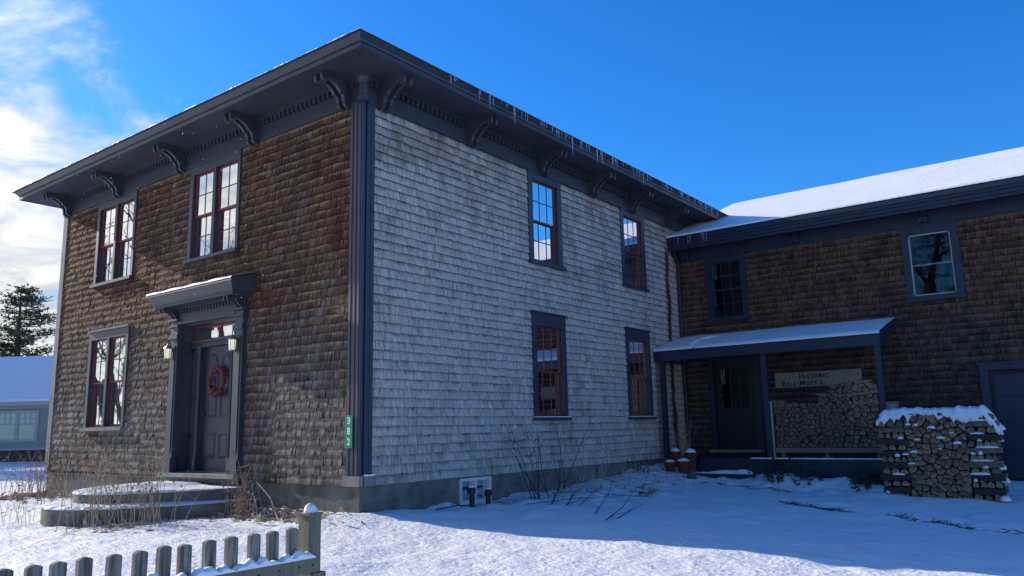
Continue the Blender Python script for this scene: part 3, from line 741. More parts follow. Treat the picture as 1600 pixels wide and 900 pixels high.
# ------------------------------------------------------------------ wing
WX1, WZ = 13.0, 4.88
GAR = (6.66, 9.9, -.45, 1.70)
WA = (.78, 1.84, 3.24, WZ); WB = (5.38, 6.48, 3.24, WZ); BD = (.68, 1.98, .12, 2.34)
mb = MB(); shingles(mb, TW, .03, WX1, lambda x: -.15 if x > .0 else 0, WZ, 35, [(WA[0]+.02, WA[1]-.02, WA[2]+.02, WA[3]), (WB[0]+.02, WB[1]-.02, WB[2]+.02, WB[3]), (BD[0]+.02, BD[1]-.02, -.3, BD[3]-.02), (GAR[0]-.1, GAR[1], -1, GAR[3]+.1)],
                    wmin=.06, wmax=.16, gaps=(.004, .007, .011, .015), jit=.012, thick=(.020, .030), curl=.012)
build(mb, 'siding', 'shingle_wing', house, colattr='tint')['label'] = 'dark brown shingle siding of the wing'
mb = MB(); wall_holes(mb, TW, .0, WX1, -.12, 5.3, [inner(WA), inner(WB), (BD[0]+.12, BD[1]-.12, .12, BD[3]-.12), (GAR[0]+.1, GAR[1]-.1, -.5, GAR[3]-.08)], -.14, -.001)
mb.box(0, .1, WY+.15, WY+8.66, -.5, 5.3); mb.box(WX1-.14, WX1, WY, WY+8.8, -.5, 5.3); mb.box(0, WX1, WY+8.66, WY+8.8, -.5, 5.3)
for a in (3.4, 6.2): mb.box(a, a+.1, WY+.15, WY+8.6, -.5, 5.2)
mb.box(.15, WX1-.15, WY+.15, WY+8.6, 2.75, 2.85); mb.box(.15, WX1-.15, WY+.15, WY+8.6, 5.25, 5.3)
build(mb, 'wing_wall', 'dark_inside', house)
mb = MB(); wall_holes(mb, TW, .0, WX1, -1.2, -.12, [(GAR[0]+.1, GAR[1]-.1, -.5, .1)], -.3, -.006); build(mb, 'foundation', 'concrete', house)
mb = MB(); mb.box(.0, WX1, .0, .035, WZ, 5.22, T=TW); mb.box(0, WX1, .035, .06, WZ, WZ+.03, T=TW); build(mb, 'frieze', 'trim_shaded', house)
EY = 10.33
mb = MB()
mb.box(.0, WX1+.3, EY+.05, WY, 5.20, 5.235)
mb.box(.0, WX1+.3, EY+.03, EY+.07, 5.12, 5.235); mb.box(.0, WX1+.3, EY+.0, EY+.031, 5.19, 5.30); mb.box(0, WX1+.3, EY-.03, EY+.0, 5.27, 5.37); mb.box(0, WX1+.3, EY-.06, EY-.028, 5.34, 5.455)
mb.box(0, WX1+.3, EY-.06, EY+.03, 5.44, 5.462)
build(mb, 'cornice', 'trim_shaded', house)
RY, RZ = 15.3, 5.47+.405*(15.3-EY)
mb = MB()
def rp(x, y, dz=0): return (x, y, (5.455+.405*(min(y, 2*RY-y)-EY) if True else 0)+dz)
mb.quad(rp(0, EY-.03), rp(WX1+.35, EY-.03), rp(WX1+.35, RY), rp(0, RY)); mb.quad(rp(0, RY), rp(WX1+.35, RY), rp(WX1+.35, 2*RY-EY), rp(0, 2*RY-EY))
build(mb, 'wing_roof', 'roofing', house)
# snow blanket on the wing roof
mb = MB(); xs = np.linspace(0.0, WX1+.35, 110); ys = np.concatenate([[EY-.06, EY-.055], np.linspace(EY-.03, 2*RY-EY, 46)])
Xg, Yg = np.meshgrid(xs, ys, indexing='ij'); nn = smoothnoise(Xg, Yg, .9, 33, 3)*.05
Zg = 5.455+.405*(np.minimum(Yg, 2*RY-Yg)-EY)+.055+nn*.8
Zg[:, 0] = 5.464; Zg[:, 1] = 5.50+nn[:, 1]*.6; Zg[:, 2] = 5.525+nn[:, 2]*.6
base = len(mb.v); mb.v += [tuple(p) for p in np.stack([Xg, Yg, Zg], -1).reshape(-1, 3)]
for i in range(len(xs)-1):
    for j in range(len(ys)-1): a = base+i*len(ys)+j; mb.face((a, a+len(ys), a+len(ys)+1, a+1))
build(mb, 'wing_roof_snow', 'roofsnow', house, smooth=True)
def wbracket(u):
    P = [(.035, 0), (.40, 0), (.41, -.09), (.36, -.10), (.30, -.07), (.2, -.11), (.15, -.17), (.12, -.26), (.10, -.29), (.035, -.30)]
    mb = MB()
    for d0, d1 in ((-.10, -.05), (.05, .10)): mb.prism(P, d0, d1, lambda a, b, d: TW(u+d, a, 5.20+b))
    mb.prism([(a*.9+.003, b*.85) for a, b in P], -.05, .05, lambda a, b, d: TW(u+d, a, 5.20+b)); build(mb, 'bracket', 'trim_shaded', house)
for u in (.30, 3.1, 5.85, 8.6): wbracket(u)
# wing windows
q = WA; ops = [(q[0]+.13, q[1]-.13, q[2]+.10, q[3]-.12)]
o = casing(TW, q, ops, 'trim_shaded', 'trim_shaded'); unit(TW, o, *ops[0], 3, 2, 'glass_dark', 'trim_shaded', 'trim_shaded')
q = WB; ops = [(q[0]+.13, q[1]-.15, q[2]+.12, q[3]-.17)]
o = casing(TW, q, ops, 'trim_shaded', 'trim_shaded')
mb = MB(); a = ops[0]; 
for b in ((a[0], a[0]+.03, a[2], a[3]), (a[1]-.03, a[1], a[2], a[3]), (a[0], a[1], a[2], a[2]+.03), (a[0], a[1], a[3]-.03, a[3])): mb.box(b[0], b[1], -.03, .0, b[2], b[3], T=TW)
mb.box(a[0]+.03, a[1]-.03, -.05, -.03, (a[2]+a[3])/2-.015, (a[2]+a[3])/2+.015, T=TW)
build(mb, 'storm_frame', 'neighbour_trim', o)
mb = MB(); mb.box(a[0]+.02, a[1]-.02, -.022, -.018, a[2]+.02, a[3]-.02, T=TW); build(mb, 'pane', 'glass', o)
# back door
T = TW; mb = MB()
mb.box(BD[0], BD[0]+.14, 0, .05, .1, BD[3], T=T); mb.box(BD[1]-.14, BD[1], 0, .05, .1, BD[3], T=T); mb.box(BD[0]+.14, BD[1]-.14, 0, .05, BD[3]-.12, BD[3], T=T)
df = build(mb, 'door_frame', 'trim_shaded', house)
x0, x1 = BD[0]+.14, BD[1]-.14; gz0, gz1 = 1.12, 2.08; gx0, gx1 = x0+.16, x1-.16
mb = MB(); wall_holes(mb, TW, x0, x1, .13, BD[3]-.12, [(gx0, gx1, gz0, gz1)], -.08, -.03)
for i in (1, 2):
    c_ = gx0+(gx1-gx0)*i/3; mb.box(c_-.012, c_+.012, -.07, -.035, gz0, gz1, T=T); c_ = gz0+(gz1-gz0)*i/3; mb.box(gx0, gx1, -.069, -.036, c_-.012, c_+.012, T=T)
mb.box(x0+.1, (x0+x1)/2-.04, -.03, -.018, .3, .95, T=T); mb.box((x0+x1)/2+.04, x1-.1, -.03, -.018, .3, .95, T=T)
bd = build(mb, 'back_door', 'back_door', house)
mb = MB(); mb.box(gx0, gx1, -.056, -.052, gz0, gz1, T=T); build(mb, 'pane', 'glass_dark', bd)
mb = MB(); k_ = T(x1-.07, .0, 1.05); mb.tube([T(x1-.07, -.03, 1.05), T(x1-.07, .02, 1.05), T(x1-.14, .02, 1.05)], .012, 8); build(mb, 'handle', 'iron', bd)
mb = MB(); mb.box(BD[0], BD[1], 0, .22, .06, .125, T=T); build(mb, 'threshold', 'trim_worn', house)
# garage door
mb = MB(); mb.box(GAR[0]-.10, GAR[0]+.05, 0, .05, -.45, GAR[3]+.14, T=T); mb.box(GAR[0]+.05, GAR[1], 0, .05, GAR[3]+.0, GAR[3]+.14, T=T); mb.box(GAR[0]-.13, GAR[1], .05, .08, GAR[3]+.12, GAR[3]+.155, T=T)
build(mb, 'garage_frame', 'trim_shaded', house)
mb = MB(); h_ = (GAR[3]+.45)/4
for i in range(4):
    mb.box(GAR[0]+.05, GAR[1], -.08, -.04, -.45+i*h_+.006, -.45+(i+1)*h_, T=T)
    for j in range(4): a = GAR[0]+.15+j*.8; mb.box(a, a+.66, -.04, -.028, -.45+i*h_+.09, -.45+(i+1)*h_-.09, T=T)
gd = build(mb, 'garage_door', 'trim_shaded', house)
mb = MB(); mb.box(GAR[0]+.05, GAR[1], -.04, -.034, -.30, -.285, T=T); build(mb, 'weather_strip', 'neighbour_trim', gd)

# downspouts
mb = MB()
mb.tube([(.10, 10.42, 5.16), (.10, 10.60, 5.0), (.09, 10.74, 4.85), (.09, 10.74, -.25)], .042, 10)
for z in (4.4, 3.3, 1.6, .4): mb.tube([(.09, 10.74, z), (.09, 10.74, z+.03)], .052, 10)
build(mb, 'downspout', 'metal_black', house, smooth=False)

# porch --------------------------------------------------------------
PX0, PX1, PY = .05, 5.08, 9.22
mb = MB(); mb.box(PX0, PX1, PY-.02, PY+.03, 2.24, 2.455); mb.box(PX0, PX0+.04, PY+.03, WY-.03, 2.24, 2.30)
z1 = 2.90
mb.prism([(PY+.03, 2.24), (PY+.03, 2.455), (WY-.03, z1-.03), (WY-.03, z1-.25)], PX1-.04, PX1, lambda a, b, d: (d, a, b))
mb.prism([(PY+.03, 2.30), (PY+.03, 2.44), (WY-.03, z1-.03), (WY-.03, z1-.13)], PX0+.0, PX0+.04, lambda a, b, d: (d, a, b))
mb.box(PX0+.04, PX1-.04, PY+.03, PY+.14, 2.24, 2.40)
for i in range(7): 
    a = PX0+.4+i*.68; mb.prism([(PY+.14, 2.30), (PY+.14, 2.42), (WY-.03, z1-.05), (WY-.03, z1-.17)], a, a+.05, lambda a_, b, d: (d, a_, b))
porch = build(mb, 'porch', 'trim_shaded', house)
mb = MB(); mb.prism([(PY-.05, 2.457), (PY-.05, 2.475), (WY-.025, z1+.0), (WY-.025, z1-.02)], PX0-.02, PX1+.03, lambda a, b, d: (d, a, b)); build(mb, 'porch_roof', 'roofing', porch)
mb = MB(); xs = np.linspace(PX0-.01, PX1+.01, 90); ts = np.linspace(0, 1, 22); prev = None
for x in xs:
    sec = []
    for t_ in ts:
        y = PY-.045+(WY-.03-(PY-.045))*t_; z = 2.478+(z1-2.478)*t_
        nz = float(smoothnoise(np.array([x]), np.array([y]), 1.6, 41, 3)[0])
        # melted patches and a gap
        d1 = ((x-1.0)/.22)**2+((y-10.3)/.14)**2; d2 = ((x-.95+(y-9.6)*.28)/.055)**2+max(0, (y-9.95))*40
        h_ = (.055+nz*.03)*min(1, t_*14+.35)*(1-math.exp(-d1*1.5)*-0 if False else 1)
        if d1 < 1: h_ = -.006
        if d2 < 1: h_ = -.006
        sec.append((x, y, z+h_))
    sec = [(x, PY-.047, 2.474)]+sec
    if prev:
        for i in range(len(sec)-1): mb.quad(prev[i], sec[i], sec[i+1], prev[i+1])
    prev = sec
build(mb, 'porch_snow', 'snow_soft', porch)
for x in (.20, 2.66, 5.0):
    mb = MB(); mb.box(x-.055, x+.055, PY+.03, PY+.14, -.02, 2.24); mb.box(x-.07, x+.07, PY+.015, PY+.155, 2.12, 2.17); build(mb, 'post', 'trim_shaded', porch)
mb = MB()
for i in range(16): mb.box(.45, 5.1, 9.02+i*.115, 9.02+i*.115+.108, -.045, -.01)
mb.box(.45, 5.1, 9.04, 9.09, -.35, -.047); mb.box(.45, .5, 9.09, WY-.02, -.35, -.047); mb.box(5.05, 5.1, 9.09, WY-.02, -.35, -.047)
dk = build(mb, 'deck', 'trim_shaded', porch)
mb = MB(); prev = None
for i in range(70):
    x = 2.3+i*.04; a = .010+.010*abs(math.sin(i*.7))+random.random()*.008
    sec = [(x, 9.018, -.012), (x, 9.022, -.008+a), (x, 9.07, -.008+a*.8), (x, 9.1, -.009)]
    if prev:
        for q in range(3): mb.quad(prev[q], sec[q], sec[q+1], prev[q+1])
    prev = sec
build(mb, 'deck_snow', 'snow_soft', dk)

# icicles ------------------------------------------------------------
def icicle_mesh(ln, r):
    mb = MB(); k = 7; n0 = 6
    pts = []; rr = []
    for i in range(k+1):
        t_ = i/k; pts.append((random.gauss(0, r*.1), random.gauss(0, r*.1), -ln*t_)); rr.append(max(r*(1-t_)**.8*(1+.12*math.sin(t_*22)), .0008))
    mb.tube(pts, rr, n0)
    me = bpy.data.meshes.new('icicle'); me.from_pydata(mb.v, [], mb.f); me.materials.append(M['ice']); me.polygons.foreach_set('use_smooth', [True]*len(mb.f)); return me
ivar = [icicle_mesh(l_, r_) for l_, r_ in ((.06, .008), (.10, .010), (.14, .011), (.18, .013), (.09, .009))]
ilong = [icicle_mesh(.42, .016), icicle_mesh(.34, .016)]
ys = []
for a, b, n in ((.9, 1.6, 4), (1.7, 3.2, 12), (3.5, 4.5, 14), (4.5, 6.3, 18), (6.3, 8.0, 20), (8.5, 9.6, 14), (9.8, 11.9, 22)):
    ys += [random.uniform(a, b) for _ in range(n)]
for y in ys:
    o = bpy.data.objects.new('icicle', random.choice(ivar)); COL.objects.link(o); o.location = (.868, y, 6.352); s_ = random.uniform(.7, 1.2); o.scale = (s_, s_, s_*random.uniform(.8, 1.7)); o.rotation_euler = (0, 0, random.random()*6)
    tag(o, 'short icicle hanging in the ragged row along the side eave', 'icicle', 'short icicles along the side eave')
for y, k, wd in ((4.62, 0, 'longest icicle on the side eave, left of the upper grey windows'), (5.55, 1, 'long icicle on the side eave above the nearer upper side window'), (2.75, 1, 'long icicle near the house corner end of the side eave'), (7.55, 1, 'long icicle on the side eave between the two upper side windows')):
    o = bpy.data.objects.new('icicle', ilong[k]); COL.objects.link(o); o.location = (.87, y, 6.352); tag(o, wd, 'icicle', 'long icicles on the side eave')
for x in (.35, .62, .68, 1.0, 1.05, 1.12):
    o = bpy.data.objects.new('icicle', ivar[3]); COL.objects.link(o); o.location = (x, EY-.066, 5.45); o.scale = (1, 1, 1.5); tag(o, 'thin icicle hanging from the wing gutter in the inner corner', 'icicle', 'icicles on the wing gutter')

# ------------------------------------------------------------------ entrance furniture
def lantern(u, label):
    z = 2.13; c = TF(u, .21, z); root = empty('wall_lantern', TF(u, .10, z), label, 'lantern', 'lanterns beside the front door')
    cx, cy = c[0], c[1]
    mb = MB(); mb.box(u-.035, u+.035, .10, .125, z+.0, z+.22, T=TF)
    mb.tube([TF(u, .12, z+.15), TF(u, .17, z+.30), TF(u, .21, z+.36), TF(u, .215, z+.32), TF(u, .21, z+.27)], .008, 6); build(mb, 'arm', 'metal_black', root)
    mb = MB(); mb.lathe(cx, cy, [(.05, z-.005), (.058, z+.0), (.058, z+.012), (.05, z+.014)], 6); mb.lathe(cx, cy, [(.075, z+.185), (.078, z+.195), (.05, z+.23), (.018, z+.26), (.012, z+.28), (.004, z+.29)], 6)
    for k in range(6):
        t_ = 2*math.pi*k/6; mb.tube([(cx+.052*math.cos(t_), cy+.052*math.sin(t_), z+.01), (cx+.066*math.cos(t_), cy+.066*math.sin(t_), z+.187)], .004, 4)
    build(mb, 'cage', 'iron', root)
    mb = MB(); mb.lathe(cx, cy, [(.048, z+.014), (.061, z+.184)], 6); build(mb, 'glass_shade', 'lampglass', root)
    mb = MB(); mb.lathe(cx, cy, [(.034, z+.186), (.05, z+.192), (.062, z+.205), (.045, z+.238), (.0, z+.252)], 12)
    mb = MB(); mb.box(0, .001, 0, .001, 0, .001)
lantern(DX0+.12, 'pewter wall lantern with glowing panes on the left door pilaster')
lantern(DX1-.12, 'pewter wall lantern with glowing panes on the right door pilaster')
# wreath
mb = MB(); wc = Vector(TF(-3.93, RD+.05, 1.69)); 
for i in range(900):
    t_ = random.random()*2*math.pi; rr = .215+random.gauss(0, .019); p = wc+Vector((math.cos(t_)*rr, random.gauss(0, .018)-.015, math.sin(t_)*rr*1.08))
    d = Vector((math.cos(t_+random.gauss(.9, .5)), random.gauss(-.3, .4), math.sin(t_+random.gauss(.9, .5))))
    if i % 3 == 0: s_ = random.uniform(.008, .013); mb.box(p.x-s_, p.x+s_, p.y-s_, p.y+s_, p.z-s_, p.z+s_, 0)
    else: mb.tube([tuple(p), tuple(p+d*random.uniform(.03, .07))], .003, 3, 1, cap=False)
wr = build(mb, 'wreath', ['berry', 'berry'], None, origin=tuple(wc)); tag(wr, 'round wreath of red berries hanging on the dark front door', 'wreath')
# house number sign
def text_mesh(txt, size, mat, parent, origin, ax, up, depth=.003, bold=.0, name='lettering'):
    cu = bpy.data.curves.new('t', 'FONT'); cu.body = txt; cu.size = size; cu.extrude = depth; cu.offset = bold; cu.align_x = 'CENTER'
    to = bpy.data.objects.new('t', cu); COL.objects.link(to); dg = bpy.context.evaluated_depsgraph_get(); me = bpy.data.meshes.new_from_object(to.evaluated_get(dg)); bpy.data.objects.remove(to)
    ax, up = Vector(ax), Vector(up); nn = ax.cross(up); off = world_loc(parent) if parent else Vector((0, 0, 0)); og = Vector(origin)
    for v in me.vertices:
        c = v.co.copy(); v.co = og+ax*c.x+up*c.y+nn*c.z-off
    me.materials.clear(); me.materials.append(M[mat]); o = bpy.data.objects.new(name, me); COL.objects.link(o); o.parent = parent; return o
ns = empty('house_number_sign', (-.14, -.08, .52), 'green vertical house number sign reading 382 on the corner pilaster', 'sign')
mb = MB(); mb.box(-.235, -.075, .076, .082, .52, .99, T=TF); build(mb, 'plate', 'greensign', ns)
for k, ch in enumerate('382'): text_mesh(ch, .135, 'signwhite', ns, (-.150, -.0825, .865-k*.15), (1, 0, 0), (0, 0, 1), .0015, .003, 'digit')
# half-round steps
steps = empty('front_steps', (-3.95, -1.0, -.45), 'two tier half round stone steps with snow below the front door', 'steps')
def halfell(a, b, z0, z1, mat, nm, snow):
    P = [(-3.95+a*math.cos(t_), b*math.sin(t_)) for t_ in np.linspace(math.pi, 2*math.pi, 49)]
    mb = MB(); mb.prism([(p[0], p[1]+.0) for p in P], z0, z1, lambda x, y, d: (x, y, d))
    n = len(mb.v)
    o = build(mb, nm, mat, steps)
    mb = MB(); rings = [(1.0, z1+.002, 0), (1.006, z1+.018, 1), (.985, z1+.040, 1), (.93, z1+.052, 1), (.8, z1+.055, 1), (.5, z1+.06, 1), (.05, z1+.06, 0)]
    prev = None
    for k, (f, z, jj) in enumerate(rings):
        rg = []
        for i, t_ in enumerate(np.linspace(math.pi, 2*math.pi, 97)):
            j = jj*(.012*math.sin(i*.9+k)+.008*math.sin(i*2.3)+random.gauss(0, .003)); ff = f+j*.35
            melt = 1-.75*min(1, max(0, (i-70)/22))
            rg.append((-3.95+a*ff*math.cos(t_), b*ff*math.sin(t_), z1+.002+(z-z1-.002+j*.35)*melt))
        if prev:
            for i in range(96): mb.quad(prev[i], prev[i+1], rg[i+1], rg[i])
        prev = rg
    build(mb, snow, 'snow_soft', o)
halfell(1.25, 2.08, -.25, -.10, 'step', 'upper_step', 'snow')
halfell(1.60, 2.50, -.62, -.28, 'step', 'lower_step', 'snow')

# porch steps
ps = empty('porch_steps', (1.6, 8.8, -.5), 'low dark wooden step with patches of snow below the back porch', 'steps')
mb = MB(); mb.box(.60, 2.52, 8.62, 9.01, -.36, -.315); mb.box(.64, 2.48, 8.66, 8.70, -.62, -.36); mb.box(.64, .7, 8.7, 9.0, -.62, -.36); mb.box(2.42, 2.48, 8.7, 9.0, -.62, -.36)
build(mb, 'tread', 'trim_shaded', ps)
def lump(mb, cx, cy, z0, sx, sy, h, seed, res=14, rough=.35):
    rs = random.Random(seed); n = len(mb.v); k = 20
    ph = [rs.random()*6 for _ in range(4)]
    for i in range(res+1):
        f = i/res
        for j in range(k):
            t_ = 2*math.pi*j/k; rad = 1+rough*.4*(math.sin(2*t_+ph[0])*.5+math.sin(3*t_+ph[1])*.35+math.sin(5*t_+ph[2])*.25)
            r_ = math.sin(f*math.pi/2); z = z0+h*math.cos(f*math.pi/2)**.8*(1+.15*rough*math.sin(4*t_+ph[3]+f*6))
            mb.v.append((cx+sx*r_*rad*math.cos(t_), cy+sy*r_*rad*math.sin(t_), z))
    for i in range(res):
        for j in range(k): j2 = (j+1) % k; mb.face((n+i*k+j, n+i*k+j2, n+(i+1)*k+j2, n+(i+1)*k+j))
mb = MB()
for cx, cy, sx, sy, h in ((1.9, 8.82, .45, .12, .07), (2.2, 8.80, .22, .12, .09), (.85, 8.82, .25, .14, .05), (1.4, 8.78, .3, .06, .03)): lump(mb, cx, cy, -.316, sx, sy, h, int(cx*100))
build(mb, 'snow', 'snow_soft', ps, smooth=True)

# ------------------------------------------------------------------ firewood
def voronoi(pts, bounds, k=12):
    cells = []
    P = np.array(pts)
    for i, p in enumerate(P):
        x0, x1, z0, z1 = bounds(p) if callable(bounds) else bounds
        poly = [(x0, z0), (x1, z0), (x1, z1), (x0, z1)]
        d = np.hypot(*(P-p).T); nb = np.argsort(d)[1:k+1]
        for j in nb:
            q = P[j]; mx_, mz_ = (p+q)/2; nx, nz = q-p
            new = []
            for a in range(len(poly)):
                A_, B_ = poly[a], poly[(a+1) % len(poly)]
                da = (A_[0]-mx_)*nx+(A_[1]-mz_)*nz; db = (B_[0]-mx_)*nx+(B_[1]-mz_)*nz
                if da <= 0: new.append(A_)
                if da*db < 0: t_ = da/(da-db); new.append((A_[0]+(B_[0]-A_[0])*t_, A_[1]+(B_[1]-A_[1])*t_))
            poly = new
            if len(poly) < 3: break
        if len(poly) >= 3: cells.append((p, poly))
    return cells
def log_from_cell(mb, p, poly, y0, y1, shrink=.90):
    q = [(p[0]+(a-p[0])*shrink, p[1]+(b-p[1])*shrink) for a, b in poly]
    # drop near-duplicate corners
    r_ = []
    for a in q:
        if not r_ or math.hypot(a[0]-r_[-1][0], a[1]-r_[-1][1]) > .012: r_.append(a)
    if len(r_) < 3: return False
    if random.random() < .55:      # bark side rounded: chamfer the corners once
        s_ = []
        for i in range(len(r_)):
            a, b = r_[i], r_[(i+1) % len(r_)]; s_ += [(a[0]*.8+b[0]*.2, a[1]*.8+b[1]*.2), (a[0]*.2+b[0]*.8, a[1]*.2+b[1]*.8)]
        r_ = s_
    sk = random.uniform(-.02, .02); sz = random.uniform(-.012, .012); sc = random.uniform(.9, 1.03)
    n = len(mb.v); k = len(r_)
    mb.v += [(a, y0+random.uniform(-.004, .004), b) for a, b in r_]+[(p[0]+(a-p[0])*sc+sk, y1, p[1]+(b-p[1])*sc+sz) for a, b in r_]
    mb.face(tuple(n+i for i in range(k)), 0); mb.face(tuple(n+k+i for i in reversed(range(k))), 0)
    nb = random.randrange(k)
    for i in range(k):
        j = (i+1) % k; bark = ((i-nb) % k) < k*.45
        mb.face((n+i, n+k+i, n+k+j, n+j), 1 if bark else 2)
    return True
def hexpts(x0, x1, z0, z1, s, jit=.32):
    pts = []; r_ = 0; z = z0+s*.45
    while z < z1-s*.2:
        x = x0+s*(.5 if r_ % 2 else .95)
        while x < x1-s*.3: pts.append((x+random.gauss(0, s*jit*.55), z+random.gauss(0, s*jit*.5))); x += s*random.uniform(.92, 1.15)
        z += s*.80; r_ += 1
    return pts
wood_n = 0
def make_log(cell, y0, y1, label, group, shrink=.90):
    mb = MB(); p, poly = cell
    if not log_from_cell(mb, p, poly, y0, y1, shrink): return None
    o = build(mb, 'firewood_log', [random.choice(('cutwood', 'cutwood', 'cutwood2')), 'bark', 'splitside'], None, origin=(p[0], (y0+y1)/2, p[1]))
    return tag(o, label, 'firewood', group)
FX0, FX1, FY = 5.22, 7.06, 7.72; FZ0 = -.63
LB1 = 'split log laid end on in the free standing snow topped woodpile'; G1 = 'split logs end on in the snow topped woodpile'
LC1 = 'split log laid crosswise in a criss crossed end of the snow topped woodpile'; GC1 = 'crosswise logs of the snow topped woodpile'
logtops = []
pts = hexpts(FX0+.44, FX1-.46, FZ0, 1.44+FZ0, .108, .5)
bnd = (FX0+.43, FX1-.45, FZ0, FZ0+1.50)
for c_ in voronoi(pts, bnd):
    dy = random.gauss(0, .035); o = make_log(c_, FY+dy, FY+.42+dy, LB1, G1, random.uniform(.80, .93))
    if c_[0][1] > FZ0+1.30: logtops.append((c_[0][0], max(b for a, b in c_[1]), 'mid'))
snowspots = []
for (a, b) in ((FX0, FX0+.43), (FX1-.45, FX1)):
    z = FZ0; k = 0
    while z < FZ0+1.38:
        h_ = random.uniform(.098, .125)
        if k % 2 == 0:
            x = a+random.uniform(-.02, .02); n = random.choice((3, 4, 3))
            for i in range(n):
                w_ = (b-a)/n*random.uniform(.95, 1.05); xx = a+(b-a)*i/n+random.uniform(-.01, .01)
                typ = random.random()
                poly = [(xx, z+.01), (xx+w_*.95, z+.0), (xx+w_*random.uniform(.75, .98), z+h_*random.uniform(.5, .9)), (xx+w_*random.uniform(.3, .6), z+h_), (xx+.02, z+h_*random.uniform(.5, .8))]
                dy = random.gauss(0, .02); make_log(((xx+w_/2, z+h_/2), poly), FY+dy, FY+.43+dy, LB1, G1, .98)
                if random.random() < .16: snowspots.append((xx+w_/2, FY+dy+.03, z+h_*.86, w_*.7))
        else:
            for yy in ((FY+.0, FY+.13), (FY+.28, FY+.42)):
                mb = MB(); e0 = a+random.uniform(-.05, .03); e1 = b+random.uniform(-.02, .06); tl = random.uniform(-.015, .015)
                sec = [(yy[0], 0), (yy[1], .005), (yy[1]-.02, h_*.75), ((yy[0]+yy[1])/2, h_*random.uniform(.85, 1.0)), (yy[0]+.01, h_*random.uniform(.6, .9))]
                n = len(mb.v); mb.v += [(e0, p_[0], z+p_[1]-tl) for p_ in sec]+[(e1, p_[0], z+p_[1]+tl) for p_ in sec]
                mb.face((n+4, n+3, n+2, n+1, n), 0); mb.face((n+5, n+6, n+7, n+8, n+9), 0)
                for i in range(5): j = (i+1) % 5; mb.face((n+i, n+j, n+5+j, n+5+i), 2 if i in (4, 3) else 1)
                o = build(mb, 'firewood_log', ['cutwood', 'bark', 'splitside' if random.random() < .6 else 'bark'], None, origin=((e0+e1)/2, yy[0]+.06, z)); tag(o, LC1, 'firewood', GC1)
            if random.random() < .6: snowspots.append((random.uniform(a+.08, b-.08), FY+.03, z+h_*.85, random.choice((.12, .2, .34))))
        z += h_*.97; k += 1
# snow on the pile
mb = MB(); lump_i = 0
prevs = None
for i, x in enumerate(np.linspace(FX0-.02, FX1+.05, 64)):
    t_ = (x-FX0)/(FX1-FX0); top = FZ0+1.45+.035*float(smoothnoise(np.array([x*8]), np.array([2.]), 1, 77, 3)[0])*3.5-(.22*max(0, (t_-.90)/.1)**1.5)-.10*max(0, (.06-t_)/.06)
    hang = .05+.42*float(smoothnoise(np.array([x*11]), np.array([5.]), 1, 78, 3)[0])
    sec = [(x, FY-.02, top-hang), (x, FY-.045, top-hang*.5), (x, FY-.03, top+.0), (x, FY+.04, top+.085), (x, FY+.2, top+.12), (x, FY+.36, top+.09), (x, FY+.44, top+.0), (x, FY+.45, top-.08)]
    if prevs:
        for q in range(len(sec)-1): mb.quad(prevs[q], sec[q], sec[q+1], prevs[q+1])
    else: mb.face(tuple(range(len(mb.v), len(mb.v)+len(sec)))); mb.v += sec
    prevs = sec
n = len(mb.v); mb.v += prevs; mb.face(tuple(n+i for i in reversed(range(len(prevs)))))
for (x, y, z, w_) in snowspots: lump(mb, x, y, z, w_*.5, .07, random.uniform(.03, .06), int(x*1000), 6, .6)
for i in range(11): lump(mb, random.uniform(FX0+.4, FX1-.4), FY+.0, random.uniform(FZ0+.35, FZ0+1.35), random.uniform(.03, .085), .04, random.uniform(.02, .05), i, 5, .6)
for i, zl in enumerate((.02, .30, .52, .98, 1.17)): lump(mb, FX1+random.uniform(-.02, .03), FY+random.uniform(.05, .4), FZ0+zl, random.uniform(.04, .08), random.uniform(.06, .13), random.uniform(.04, .09), 50+i, 6, .7)
o = build(mb, 'woodpile_snow', 'snow_soft', None, smooth=True, origin=(6.1, FY+.2, FZ0+1.4)); tag(o, 'thick snow cap and lumps lying over the free standing woodpile', 'snow', kind='stuff')

# porch stack
QX0, QX1, QY, QZ = 2.80, 4.93, 9.30, .215
LB2 = 'small split log in the sheltered woodpile on the porch rack'; G2 = 'split logs in the sheltered porch woodpile'
def qtop(x): return QZ+.98+.30*min(1, max(0, (x-3.75)/.3))+.10*math.sin(x*3.1)*.6+.05*max(0, (x-4.4))
pts = [p for p in hexpts(QX0, QX1, QZ, QZ+1.42, .098, .5) if p[1] < qtop(p[0])-.03]
cells = voronoi(pts, lambda p: (QX0, QX1, QZ+.002, min(qtop(p[0]), p[1]+.07)))
cells = [c_ for c_ in cells if len(c_[1]) >= 3]
NMAX = 300-sum(1 for o in bpy.data.objects if o.name.startswith('firewood_log'))-4
order = sorted(range(len(cells)), key=lambda i: -cells[i][0][0]); keep = set(order[:max(0, NMAX)])
rest = MB()
for i, c_ in enumerate(cells):
    dy = random.gauss(0, .03)
    if i in keep: make_log(c_, QY+dy, QY+.40+dy, LB2, G2, .90)
    else: log_from_cell(rest, c_[0], c_[1], QY+dy, QY+.40+dy, .90)
o = build(rest, 'stacked_firewood', ['cutwood2', 'bark', 'splitside'], None, origin=(3.2, QY+.2, QZ)); tag(o, 'dark left part of the sheltered woodpile on the porch rack', 'firewood', kind='stuff')
